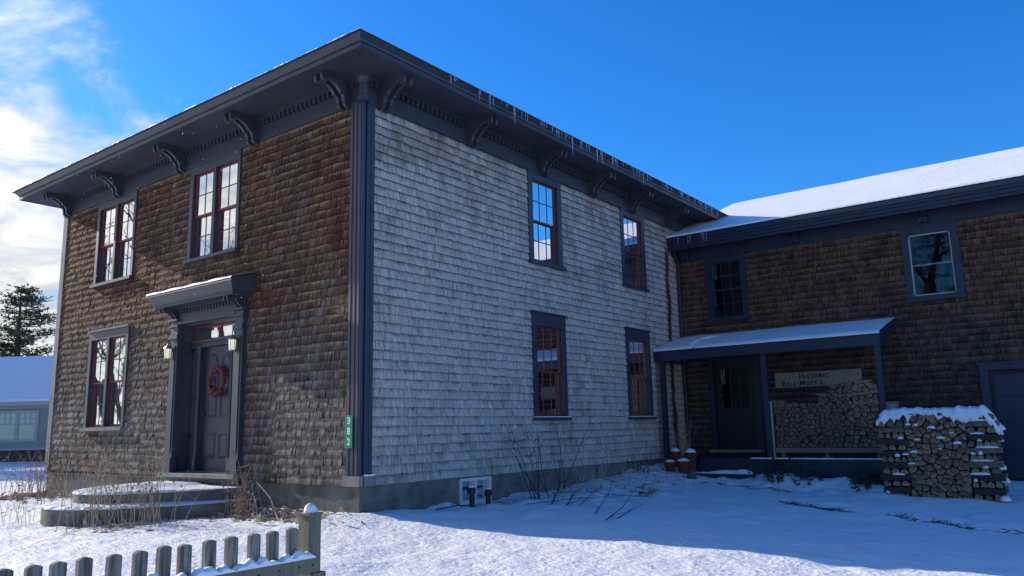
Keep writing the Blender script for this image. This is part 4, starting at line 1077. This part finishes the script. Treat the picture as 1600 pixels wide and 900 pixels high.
for (x0_, x1_, z_, tl) in ((4.45, 4.95, QZ+.86, .0), (4.42, 4.95, QZ+1.02, .06)):
    mb = MB(); n = 0; sec = [(QY-.04, 0), (QY+.07, 0), (QY+.06, .05), (QY-.03, .055)]
    mb.v += [(x0_, a, z_+b) for a, b in sec]+[(x1_, a, z_+b+tl) for a, b in sec]
    mb.face((3, 2, 1, 0)); mb.face((4, 5, 6, 7))
    for i in range(4): j = (i+1) % 4; mb.face((i, j, 4+j, 4+i))
    o = build(mb, 'wood_slat', 'lumber', None, origin=((x0_+x1_)/2, QY, z_)); tag(o, 'pale level slat stuck out of the right end of the porch woodpile' if tl == 0 else 'pale tilted slat stuck out of the right end of the porch woodpile', 'slat')
rack = empty('firewood_rack', (3.85, 9.4, -.01), 'wooden rack with a long base board and one upright holding the porch woodpile', 'rack')
mb = MB(); mb.box(2.76, 5.02, QY-.06, QY-.02, .11, .21); mb.box(2.76, 5.02, QY+.36, QY+.40, .11, .21); build(mb, 'base_board', 'lumber', rack)
mb = MB(); mb.box(2.735, 2.775, QY-.055, QY-.015, -.01, 1.20); build(mb, 'upright', 'cream', rack)
mb = MB()
for x in (2.9, 3.8, 4.8): mb.box(x, x+.06, QY-.02, QY+.36, .0, .11)
build(mb, 'foot', 'lumber', rack)
mb = MB(); mb.box(2.8, 4.95, QY-.02, QY+.38, .17, .212); build(mb, 'shelf', 'lumber', rack)

# historic sign
hsn = empty('sign_board', (3.32, WY-.04, 1.55), 'pale weathered board lettered HISTORIC BELL MOTT on the wall behind the porch woodpile', 'sign')
mb = MB(); mb.box(2.36, 4.29, .03, .055, 1.545, 1.885, T=TW); build(mb, 'board', 'board', hsn)
def smallcaps(words, x, z, big, small):
    for wd in words:
        first = True
        for ch in wd:
            s_ = big if first else small; w_ = s_*{'I': .36, 'M': .90, 'O': .82, 'L': .60, 'T': .66, 'E': .66}.get(ch, .74)
            text_mesh(ch, s_, 'ink', hsn, (x+w_/2, WY-.058, z), (1, 0, 0), (0, 0, 1), .001, .005, 'letter'); x += w_; first = False
        x += small*.45
smallcaps(['HISTORIC'], 2.92, 1.735, .165, .125)
smallcaps(['BELL', 'MOTT', 'L'], 2.50, 1.575, .165, .125)

# picture-frame like crate end leaning behind the pile
mb = MB(); x0_, x1_, z0_, z1_ = 5.14, 5.36, -.3, 1.10; y_ = 8.9
for a in ((x0_, x0_+.045, z0_, z1_), (x1_-.045, x1_, z0_, z1_), (x0_+.045, x1_-.045, z1_-.05, z1_), (x0_+.045, x1_-.045, z0_, z0_+.05)): mb.box(a[0], a[1], y_, y_+.03, a[2], a[3])
mb.box(x0_+.045, x1_-.045, y_+.012, y_+.02, z0_+.05, z1_-.05, 1)
o = build(mb, 'shutter_frame', ['lumber', 'board'], None, origin=(5.25, y_, -.4)); tag(o, 'narrow pale wooden frame standing behind the left end of the snow topped woodpile', 'frame')

# terracotta pots
def pot(x, y, r, h, label, filled=True):
    z = gh(x, y)-.03; z = max(z, -.36)
    root = empty('flower_pot', (x, y, z), label, 'flower pot', 'terracotta pots by the back porch')
    mb = MB(); mb.lathe(x, y, [(r*.68, z), (r*.95, z+h*.78), (r*1.07, z+h*.79), (r*1.09, z+h), (r*.97, z+h), (r*.93, z+h*.85), (.01, z+h*.84)], 20); build(mb, 'pot', 'terracotta', root, smooth=False)
    mb = MB(); lump(mb, x, y, z+h*.86, r*.98, r*.95, h*.32, int(x*77), 8); build(mb, 'snow', 'snow_soft', root, smooth=True)
pot(.70, 8.42, .13, .24, 'terracotta pot with a snow heap, front left of the cluster by the porch steps')
pot(.98, 8.50, .15, .30, 'largest terracotta pot with streaked side, front right of the cluster by the porch steps')
pot(.66, 8.80, .11, .38, 'terracotta pot with snow, back left of the cluster by the porch steps')
pot(1.0, 8.85, .14, .44, 'tall terracotta pot with snow, back right of the cluster by the porch steps')

# vent pipes by the cellar window
for x, y, h, lb in ((.30, 2.12, .36, 'black vent pipe with a snow cap, nearer of two by the cellar window'), (.26, 2.58, .30, 'black vent pipe, farther of two by the cellar window')):
    z = gh(x, y)-.05; mb = MB(); mb.lathe(x, y, [(.045, z), (.045, z+h-.10), (.06, z+h-.10), (.065, z+h-.03), (.05, z+h)], 14)
    r_ = empty('vent_pipe', (x, y, z), lb, 'pipe', 'black vent pipes by the cellar window'); build(mb, 'pipe', 'metal_black', r_)
    mb = MB(); lump(mb, x, y, z+h-.005, .045, .045, .035, 3, 6); build(mb, 'snow', 'snow_soft', r_, smooth=True)
# mossy stone
mb = MB(); cx, cy = 1.35, 8.1; z = gh(cx, cy)-.03
for i in range(7):
    pass
mb.lathe(cx, cy, [(.10, z), (.105, z+.06), (.085, z+.13), (.05, z+.20), (.015, z+.245)], 9)
mb.v = [(v[0]+random.gauss(0, .006), v[1]+random.gauss(0, .006), v[2]) for v in mb.v]
o = build(mb, 'garden_stone', 'stonecone', None, origin=(cx, cy, z)); tag(o, 'small pointed mossy stone in the snow before the porch steps', 'stone')

# ------------------------------------------------------------------ picket fence
fence = empty('picket_fence', (4.72, -5.6, -.82), 'weathered picket fence with snow on its rail ending in a square post', 'fence')
fy = [-6.28, -6.165, -6.045, -5.92, -5.79, -5.66, -5.535, -5.40, -5.255, -5.115, -4.98, -4.845, -4.72]
fy = [-6.66, -6.53, -6.40]+fy[:-1]+[-4.715]
for y in fy:
    zt = .18+random.uniform(-.008, .008); g_ = gh(4.7, y); hw = .033; lean = random.uniform(-.016, .016); th = .034
    P = [(-hw, g_-.05), (hw, g_-.05), (hw, zt-.008), (hw*.7, zt), (0, zt+.006), (-hw*.7, zt), (-hw, zt-.008)]
    mb = MB(); mb.prism(P, 0, th, lambda a, b, d: (4.660+d, y+a+lean*(b+.8), b)); build(mb, 'picket', 'picket', fence)
mb = MB(); xr = 4.70
PYc = -4.575
mb.box(xr+.0, xr+.06, -7.2, -4.575, -.075, .012); mb.box(xr, xr+.06, -7.2, PYc-.1, -.66, -.57)
build(mb, 'rail', 'fencewood', fence)
mb = MB()
for y in (-4.62, -4.72, -4.86, -5.0, -5.14, -5.27): mb.tube([(xr+.059, y, -.03), (xr+.0635, y, -.03)], .006, 8)
build(mb, 'nail', 'nail', fence)
mb = MB(); px_ = 4.665; mb.box(px_-.052, px_+.046, PYc-.045, PYc+.05, -.95, .255); build(mb, 'post', 'fencewood', fence)
mb = MB(); mb.box(px_+.045, px_+.10, PYc-.045, PYc+.05, -.95, -.08); build(mb, 'post_block', 'fencewood', fence)
mb = MB(); mb.box(px_-.06, px_+.055, PYc-.055, PYc+.06, .255, .268); build(mb, 'post_cap', 'fencewood', fence)
mb = MB(); lump(mb, px_, PYc, .266, .042, .042, .055, 5, 10); build(mb, 'snow', 'snow_soft', fence, smooth=True)
mb = MB(); prev = None
for i, y in enumerate(np.linspace(-7.2, -4.60, 130)):
    dmin = min(abs(y-q) for q in fy); a = .030+.020*math.sin(y*48)*.5+.012*math.sin(y*21)+.012*math.sin(y*77)
    w0 = .0; sec = [(xr+.062, y, .010), (xr+.064, y, .012+a*.55), (xr+.042, y, .012+a), (xr+.016, y, .013+a*.95), (xr-.008, y, .012+a*.4), (xr-.008, y, .008)]
    if prev:
        for q in range(5): mb.quad(prev[q], sec[q], sec[q+1], prev[q+1])
    prev = sec
n = len(mb.v); mb.v += prev; mb.face(tuple(n+i for i in range(len(prev))))
build(mb, 'rail_snow', 'snow_soft', fence, smooth=True)

# ------------------------------------------------------------------ shrubs, stems and litter
def stem_path(x, y, z, h, lean, bend, k=7):
    a = random.random()*2*math.pi; pts = []; px__, py__ = x, y
    for i in range(k+1):
        t_ = i/k; pts.append((x+math.cos(a)*lean*t_*h+math.cos(a+1)*bend*t_*t_*h+random.gauss(0, .006), y+math.sin(a)*lean*t_*h+math.sin(a+1)*bend*t_*t_*h+random.gauss(0, .006), z+h*t_*(1-.25*abs(bend)*t_)))
    return pts
def shrub(name, cx, cy, r, n, hmin, hmax, rad, mat, label, cat, branches=2, leaf=None, leafn=0, lsz=.04, bend=.35, lean=.25, group=None):
    z0 = gh(cx, cy); root = empty(name, (cx, cy, z0), label, cat, group); mb = MB(); lb = MB()
    for _ in range(n):
        x = cx+random.gauss(0, r*.5); y = cy+random.gauss(0, r*.5); z = gh(x, y)-.03; h = random.uniform(hmin, hmax)
        P = stem_path(x, y, z, h, lean*random.random()*1.6, random.uniform(-bend, bend)); mb.tube(P, [rad*(1-.75*i/7) for i in range(8)], 4)
        for b in range(branches):
            k = random.randint(2, 6); q = Vector(P[k]); d = Vector((random.gauss(0, 1), random.gauss(0, 1), random.uniform(.4, 1.5))).normalized(); ll = h*random.uniform(.15, .35)
            e = [q+d*ll*t_+Vector((0, 0, .1*ll*t_*t_)) for t_ in (0, .5, 1)]; mb.tube([tuple(v) for v in e], [rad*.5, rad*.35, rad*.2], 3)
            for _l in range(leafn):
                if leaf: p = e[random.randint(1, 2)]+Vector((random.gauss(0, .01),)*3); lb.leaf(p, (random.gauss(0, 1), random.gauss(0, 1), random.uniform(-1, .4)), lsz*.5, lsz)
        if leaf:
            for _l in range(leafn): lb.leaf(P[random.randint(3, 7)], (random.gauss(0, 1), random.gauss(0, 1), random.uniform(-1, .5)), lsz*.5, lsz)
    build(mb, 'stems', mat, root)
    if lb.v: tag(build(lb, 'seed_heads' if cat == 'dry plant' else 'leaves', leaf, root), kind='stuff')
    tag(root.children[0], kind='stuff') if n > 30 else None
    return root
random.seed(21)
shrub('dry_perennial', -3.05, -2.15, .6, 56, .5, 1.3, .006, 'straw', 'tall dry straw coloured stems with curled tips before the front steps', 'dry plant', 1, 'dryleaf', 1, .05, .45, .22)
shrub('dry_perennial', -2.35, -1.75, .35, 34, .4, 1.1, .006, 'straw', 'dry stems with hanging shrivelled leaves right of the front steps', 'dry plant', 1, 'dryleaf', 2, .06, .4, .22)
shrub('dry_perennial', -4.6, -2.6, .4, 14, .4, .8, .004, 'straw', 'sparse dry stems before the left end of the front steps', 'dry plant', 1, 'dryleaf', 1, .04, .45, .3)
shrub('dry_perennial', -1.95, -.55, .25, 26, .3, 1.0, .006, 'straw', 'clump of dry stems against the foundation right of the front door', 'dry plant', 1, 'dryleaf', 3, .07, .4, .2)
shrub('dry_perennial', -9.4, -.45, .7, 70, .4, 1.2, .006, 'straw', 'dense straw coloured stems at the far left corner of the house', 'dry plant', 1, 'dryleaf', 2, .05, .4, .2)
shrub('dry_perennial', -7.0, -.5, .9, 40, .4, 1.25, .006, 'straw', 'dry stems with pale tips under the ground floor front window', 'dry plant', 1, 'dryleaf', 1, .05, .4, .2)
shrub('bare_shrub', -10.9, -1.6, .4, 12, .8, 1.9, .008, 'twig', 'bare leaning twigs left of the house in front of the green neighbour', 'shrub', 2, None, 0, .04, .3, .45)
shrub('bare_shrub', .62, 3.55, .22, 7, 1.0, 1.75, .010, 'twig', 'bare dark shrub against the side wall right of the cellar window', 'shrub', 3, None, 0, .04, .25, .35)
shrub('bare_shrub', .55, 4.5, .25, 5, .9, 1.9, .008, 'twig', 'thin bare shrub below the nearer ground floor side window', 'shrub', 3, None, 0, .04, .25, .35)
shrub('dry_perennial', .7, 5.0, .3, 12, .5, 1.25, .006, 'straw', 'pale dry stalks below the nearer ground floor side window', 'dry plant', 1, None, 0, .04, .3, .25)
shrub('dry_perennial', .5, 6.6, .5, 16, .3, .8, .005, 'straw', 'low dry stalks on the side wall between the ground floor windows', 'dry plant', 1, 'dryleaf', 1, .05, .4, .3)
shrub('dry_perennial', .45, 9.7, .18, 24, .7, 1.4, .005, 'straw', 'pale dry vines hanging about the left porch post', 'dry plant', 1, None, 0, .04, .35, .12)
shrub('bare_shrub', .25, 7.9, .35, 14, .3, .7, .005, 'twig', 'low dark twiggy shrub at the wall left of the terracotta pots', 'shrub', 2, None, 0, .04, .3, .4)
for cx, cy, n, lb in ((3.05, 8.35, 40, 'snow laden evergreen shrub right of the porch step'), (3.75, 8.4, 20, 'low evergreen shrub poking through snow under the middle of the porch rack'), (4.75, 8.35, 46, 'dark evergreen shrub against the left side of the snow topped woodpile')):
    shrub('evergreen_shrub', cx, cy, .34, n, .14, .34, .006, 'twig', lb, 'shrub', 1, 'evergreen_leaf', 7, .07, .4, .6)
def branch_on_snow(pts, rad, mat, label, twigs=5):
    z = [(x, y, gh(x, y)+dz) for x, y, dz in pts]; mb = MB(); k = len(z); mb.tube(z, [rad*(1-.6*i/(k-1)) for i in range(k)], 5)
    for _ in range(twigs):
        i = random.randint(0, k-2); a = Vector(z[i]).lerp(Vector(z[i+1]), random.random()); d = (Vector(z[-1])-Vector(z[0])).normalized()+Vector((random.gauss(0, .6), random.gauss(0, .6), random.uniform(.0, .5))); l_ = random.uniform(.15, .4)
        mb.tube([tuple(a), tuple(a+d*l_*.5), tuple(a+d*l_+Vector((0, 0, -.03)))], [rad*.45, rad*.3, rad*.12], 3)
    o = build(mb, 'fallen_branch', mat, None, origin=z[0]); tag(o, label, 'branch')
branch_on_snow([(1.42, 2.75, .02), (.95, 3.6, .10), (.35, 4.6, .16), (.2, 5.3, .22)], .016, 'trunk', 'thick grey branch lying aslant towards the side wall', 3)
branch_on_snow([(1.58, 2.95, .02), (1.15, 3.8, .10), (.72, 5.0, .17)], .013, 'trunk', 'grey broken branch with dry twigs on the snow bank', 5)
branch_on_snow([(3.04, 1.68, .02), (2.73, 2.7, .05), (2.0, 4.2, .07)], .008, 'twig', 'long thin dark twig lying outermost on the shaded snow', 3)
branch_on_snow([(3.1, 1.88, .01), (2.86, 2.79, .04), (2.71, 3.35, .05)], .007, 'twig', 'short forked dark twig lying on the shaded snow', 4)
branch_on_snow([(2.57, 2.17, .01), (1.75, 3.9, .10), (.9, 5.6, .16)], .007, 'twig', 'thin dark twig lying along the snow bank beside the long branch', 5)
branch_on_snow([(1.86, 2.86, .02), (1.57, 3.91, .16), (1.5, 4.3, .22)], .006, 'twig', 'upright forked twig stuck in the snow by the broken branch', 4)
branch_on_snow([(1.61, 5.3, .02), (1.0, 6.8, .12), (.5, 8.0, .2)], .006, 'twig', 'thin twig on the snow bank near the terracotta pots', 5)
branch_on_snow([(1.1, 2.5, .02), (1.5, 3.3, .08), (1.7, 4.4, .06)], .006, 'twig', 'thin twig crossing beneath the thick grey branch', 6)
branch_on_snow([(.9, 4.6, .05), (1.4, 4.5, .06), (2.1, 4.9, .03)], .006, 'twig', 'thin twig lying crosswise beyond the grey broken branch', 6)
branch_on_snow([(.4, 5.9, .1), (.9, 6.0, .08), (1.6, 5.9, .03)], .007, 'trunk', 'pale twig lying crosswise on the snow below the farther side window', 6)
branch_on_snow([(-1.3, -.75, .0), (-1.9, -.4, .22), (-2.5, -.15, .30)], .010, 'straw', 'bent straw coloured cane leaning on the foundation left of the corner', 1)
branch_on_snow([(-.75, -.8, .0), (-1.3, -.55, .26), (-1.9, -.3, .36), (-2.3, -.1, .40)], .007, 'straw', 'long pale cane arching left of the house corner', 1)
branch_on_snow([(.55, 1.0, .02), (.45, 1.6, .06), (.5, 2.2, .03)], .012, 'twig', 'dark stick on the snow before the cellar window', 3)
# leaf litter
def litter(regs, mat, label, name='leaf_litter', cat='leaves'):
    mb = MB()
    for cx, cy, sx, sy, n, l_ in regs:
        for _ in range(n):
            x = random.gauss(cx, sx); y = random.gauss(cy, sy)
            if y > -.03 and x < .02: continue
            z = gh(x, y)+random.uniform(.0, .035); d = (random.gauss(0, 1), random.gauss(0, 1), random.gauss(0, .25))
            mb.leaf((x, y, z), d, l_*random.uniform(.12, .5), l_*random.uniform(.6, 1.4))
    o = build(mb, name, mat, None, origin=(regs[0][0], regs[0][1], -.4)); tag(o, label, cat, kind='stuff')
litter([(-1.6, -.45, .5, .18, 700, .05), (-.7, -.45, .3, .15, 260, .05), (-2.2, -.9, .3, .2, 260, .05), (-9.6, -.5, .6, .3, 500, .06), (-6.6, -.3, .8, .15, 250, .05)], 'dryleaf', 'brown dry leaves and matted stems along the foot of the front wall')
litter([(-1.2, -.6, .7, .2, 240, .16), (-9.4, -.7, .7, .3, 260, .18), (-2.6, -2.0, .4, .3, 160, .12)], 'straw', 'matted straw along the foot of the front wall', 'matted_straw', 'straw')
litter([(.55, 4.2, .25, .8, 300, .05), (1.0, 6.2, .4, 1.0, 350, .05), (.6, 8.0, .4, .5, 300, .06), (1.5, 5.7, .12, .25, 120, .06), (.4, 2.6, .15, .5, 120, .05)], 'dryleaf', 'dark leaf litter on the shaded snow bank by the side wall')
# flattened grass showing in the wheel track
mb = MB()
for _ in range(1800):
    x = random.uniform(3.9, 10.5); s_ = 5.85-.47*(x-4.0); dens = .5+.5*math.sin(x*3.1)+.4*math.sin(x*7.7)
    if random.random() > dens: continue
    y = s_+random.gauss(-.02, .075); z = gh(x, y)+random.uniform(.0, .012)
    mb.leaf((x, y, z), (random.gauss(0, 1), random.gauss(0, .5), random.uniform(0, .25)), .016, random.uniform(.05, .13))
for _ in range(300):
    x = random.uniform(1.6, 3.6); y = 8.0-.25*(x-1.6)+random.gauss(0, .05); mb.leaf((x, y, gh(x, y)+.005), (1, random.gauss(0, .5), .1), .012, .06)
o = build(mb, 'grass', 'grass', None, origin=(6, 5, -.7)); tag(o, 'flattened dark grass showing through the trodden snow in the yard', 'grass', kind='stuff')

# ------------------------------------------------------------------ neighbour house
RA = Vector((.80, .60, 0)).normalized(); RN = Vector((.60, -.80, 0))      # along the eave, towards the viewer
d_ = _f*1.0; 
def pix_dir(x, y):
    v = _r*((x-800)/FPX)-_u*((y-450)/FPX)+_f; return v
dn = pix_dir(85, 690); hn = Vector((dn.x, dn.y, 0)).length; NB = CAM+dn*(37/hn)
def TN(u, n, z): p = NB+RA*u+RN*n; return (p.x, p.y, z)
nz0 = -.12
nb = empty('neighbour_house', (NB.x, NB.y, nz0), 'low sage green house with a snowy roof beyond the left end of the shingled house', 'house')
mb = MB(); mb.box(-16, 3, -9, 0, nz0+.42, 2.15, T=TN); build(mb, 'wall', 'neighbour_wall', nb)
mb = MB(); mb.box(-16.05, 3.05, -9.05, -.06, nz0-.4, nz0+.415, T=TN)
for i in range(7): mb.box(-14+i*2.2, -13.2+i*2.2, -.06, -.03, nz0+.05, nz0+.35, T=TN)
build(mb, 'foundation', 'brick_dark', nb)
mb = MB(); mb.box(-16.4, 3.4, -.02, .35, 2.05, 2.15, T=TN); mb.box(-16.4, 3.4, .32, .37, 2.05, 2.27, T=TN); mb.box(-16, 3, 0, .03, 1.95, 2.05, T=TN); mb.box(-16, 3, 0, .02, nz0+.42, nz0+.5, T=TN); build(mb, 'trim', 'neighbour_trim', nb)
mb = MB(); 
def roofpt(u, n, z): return TN(u, n, z)
mb.prism([(.42, 2.22), (.42, 2.30), (-1.75, 4.25), (-6.9, 4.25), (-9.4, 2.30), (-9.4, 2.22)], -16.5, 3.5, lambda a, b, d: TN(d, a, b)); build(mb, 'roof', 'roofsnow', nb)
for u in (-1.55,):
    mb = MB(); wall_holes(mb, TN, u-.86, u+.86, .62, 1.88, [(u-.74, u-.07, .72, 1.76), (u+.07, u+.74, .72, 1.76)], 0, .05); wn_ = build(mb, 'window', 'neighbour_trim', nb)
    for a in (u-.74, u+.07):
        mb = MB(); mb.box(a, a+.67, .022, .026, .72, 1.76, T=TN); build(mb, 'pane', 'glass', wn_)
        mb = MB(); mb.box(a, a+.67, .012, .04, 1.30, 1.35, T=TN)
        for q in (.22, .44): mb.box(a+q-.01, a+q+.02, .012, .03, 1.35, 1.76, T=TN)
        mb.box(a, a+.67, .012, .03, 1.54, 1.565, T=TN); build(mb, 'muntins', 'neighbour_trim', wn_)
        mb = MB(); mb.box(a, a+.67, .001, .008, .72, 1.76, T=TN); build(mb, 'blind', 'signwhite', wn_)

# ------------------------------------------------------------------ trees
def pine(px, dist, top_y, name_label, at=None, seed=5):
    d = pix_dir(px, 690); h_ = Vector((d.x, d.y, 0)).length; B = CAM+d*(dist/h_); B.z = -.3
    dt = pix_dir(px, top_y); ht = Vector((dt.x, dt.y, 0)).length; H = (CAM+dt*(dist/ht)).z-B.z
    if at: B = Vector((at[0], at[1], -.3)); H = at[2]
    root = empty('pine_tree', tuple(B), name_label, 'tree'); mb = MB()
    mb.tube([tuple(B), tuple(B+Vector((.1, .1, H*.5))), tuple(B+Vector((0, 0, H)))], [.34, .22, .03], 8)
    lb = MB(); rs = random.Random(seed)
    z = H*.30
    while z < H*.985:
        t_ = (z-H*.30)/(H*.70); rl = (3.9*(1-t_)**.7+.45)
        for k in range(rs.randint(3, 5)):
            a = rs.random()*2*math.pi; l_ = rl*rs.uniform(.5, 1.1); p0 = B+Vector((0, 0, z)); dv = Vector((math.cos(a), math.sin(a), rs.uniform(.0, .25))); p1 = p0+dv*l_*.6; p2 = p0+dv*l_+Vector((0, 0, .12*l_))
            mb.tube([tuple(p0), tuple(p1), tuple(p2)], [.06*(1-t_)+.015, .03, .01], 4)
            for _ in range(int(60*l_)+14):
                f = rs.random()**.6; q = p0.lerp(p2, f)+Vector((rs.gauss(0, .22), rs.gauss(0, .22), rs.gauss(0, .10)))*(.45+f); lb.leaf(q, (rs.gauss(0, 1), rs.gauss(0, 1), rs.uniform(-.2, 1.1)), .05+rs.random()*.06, rs.uniform(.2, .42))
        z += rs.uniform(.26, .5)
    build(mb, 'trunk', 'trunk', root); build(lb, 'crown', 'needle', root)
pine(12, 62, 447, 'tall dark pine rising behind the snowy roof of the green house')
pine(12, 62, 447, 'dark pine left of the yard whose shadow falls beside the house', (-36, .6, 9.6), 8)
pine(12, 62, 447, 'taller dark pine left of the yard behind another pine', (-38.5, 4.2, 11.2), 9)
def bare_tree(x, y, H, seed, label, lim=5, spread=.55):
    rs = random.Random(seed); z0 = gh(x, y)-.1; root = empty('bare_tree', (x, y, z0), label, 'tree', 'leafless trees around the yard'); tb = MB(); cb = MB()
    def grow(p, d, l_, r_, lev):
        k = 3; P = [p]; q = p.copy(); dd = d.copy()
        for i in range(k): dd = (dd+Vector((rs.gauss(0, .13), rs.gauss(0, .13), rs.gauss(.03, .08)))).normalized(); q = q+dd*l_/k; P.append(q.copy())
        (tb if lev == 0 else cb).tube([tuple(v) for v in P], [r_, r_*.85, r_*.72, r_*.6], 6 if lev < 2 else 3, cap=False)
        if lev >= lim: return
        for c_ in range(rs.choice((2, 3, 3) if lev < 3 else (2, 3))):
            a = P[-1] if c_ == 0 else P[rs.randint(1, 3)]; nd = (dd+Vector((rs.gauss(0, spread), rs.gauss(0, spread), rs.uniform(-.1, .5)))).normalized(); grow(a, nd, l_*rs.uniform(.6, .82), r_*.58, lev+1)
    grow(Vector((x, y, z0)), Vector((0, 0, 1)), H*.33, H*.022, 0)
    build(tb, 'trunk', 'trunk', root); build(cb, 'crown', 'trunk', root)
for i, (x, y, H, lb) in enumerate(((-29.5, -16.5, 17, 'leafless tree well left of the yard, reflected in the middle front windows'),
        (-54, -22.5, 21, 'tall leafless tree far left by the road, reflected in the far front windows'), (-45, -19.5, 13, 'small leafless tree far left beside the road'), (-34, -22, 16, 'leafless tree left of the yard just behind another one'))):
    bare_tree(x, y, H, 11+i, lb, 6)
def forked_tree(label):
    rs = random.Random(4); z0 = -1.0; root = empty('bare_tree', (1.35, -18, z0), label, 'tree', 'leafless trees around the yard'); tb = MB(); cb = MB()
    tb.tube([(1.5, -18, z0), (1.3, -18, 3), (1.25, -18, 6.5), (1.35, -18, 8.1)], [.5, .4, .36, .34], 8, cap=False)
    limbs = [[(1.32, -18, 7.9), (1.7, -18, 9.2), (2.1, -18, 10.8), (2.3, -18.3, 13), (2.2, -18.3, 16)], [(1.3, -18, 7.7), (.8, -17.8, 9.0), (-.2, -17.6, 10.4), (-1.2, -17.5, 12.5)],
             [(1.7, -18, 9.2), (2.6, -18.2, 9.9), (3.6, -18.2, 9.9), (4.6, -18.4, 10.8)], [(1.28, -18, 6.4), (2.2, -17.6, 7.2), (3.4, -17.4, 8.6), (4.2, -17, 11)], [(1.26, -18, 5.8), (.3, -18.4, 6.8), (-1.2, -18.6, 7.6), (-2.6, -18.6, 9.6)]]
    def grow(p, d, l_, r_, lev):
        P = [p]; q = p.copy(); dd = d.copy()
        for i in range(3): dd = (dd+Vector((rs.gauss(0, .2), rs.gauss(0, .2), rs.gauss(.02, .1)))).normalized(); q = q+dd*l_/3; P.append(q.copy())
        cb.tube([tuple(v) for v in P], [r_, r_*.8, r_*.65, r_*.5], 3, cap=False)
        if lev >= 5: return
        for c_ in range(3): grow(P[rs.randint(1, 3)], (dd+Vector((rs.gauss(0, .7), rs.gauss(0, .7), rs.uniform(-.3, .5)))).normalized(), l_*rs.uniform(.6, .85), r_*.6, lev+1)
    for lm in limbs:
        r0 = .21 if lm is limbs[0] else .13; n = len(lm); cb.tube(lm, [r0*(1-.7*i/(n-1)) for i in range(n)], 6, cap=False)
        for i in range(1, n):
            for _ in range(3): a = Vector(lm[i-1]).lerp(Vector(lm[i]), rs.random()); grow(a, Vector((rs.gauss(0, 1), rs.gauss(0, .6), rs.uniform(-.2, 1.0))).normalized(), 1.5, .045, 2)
    build(tb, 'trunk', 'trunk', root); build(cb, 'crown', 'trunk', root)
forked_tree('large forked leafless tree across the road, reflected in the wing window')
for i, (px, dist, ty, lb) in enumerate(((88, 75, 515, 'thin leafless tree behind the right end of the green house'), (60, 85, 530, 'thin leafless tree behind the middle of the green house roof'))):
    d = pix_dir(px, 690); h_ = Vector((d.x, d.y, 0)).length; B = CAM+d*(dist/h_); dt = pix_dir(px, ty); ht = Vector((dt.x, dt.y, 0)).length
    bare_tree(B.x, B.y, (CAM+dt*(dist/ht)).z*.85, 70+i, lb, 5, .35)

# ------------------------------------------------------------------ flakes blowing off the roof
mb = MB(); rs = random.Random(3)
for _ in range(75):
    px = rs.uniform(60, 420); py = rs.uniform(190, 470); d = pix_dir(px, py); p = CAM+d*rs.uniform(6.5, 12); s_ = rs.uniform(.003, .0065)
    n = len(mb.v); mb.v += [(p.x+s_, p.y, p.z), (p.x-s_, p.y, p.z), (p.x, p.y+s_, p.z), (p.x, p.y-s_, p.z), (p.x, p.y, p.z+s_*1.3), (p.x, p.y, p.z-s_*1.3)]
    for f in ((0, 2, 4), (2, 1, 4), (1, 3, 4), (3, 0, 4), (2, 0, 5), (1, 2, 5), (3, 1, 5), (0, 3, 5)): mb.face(tuple(n+i for i in f))
o = build(mb, 'blowing_snow', 'snow_soft', None, origin=(-1, -1, 3)); tag(o, 'tiny snow flakes blowing off the roof before the front wall', 'snow', kind='stuff')
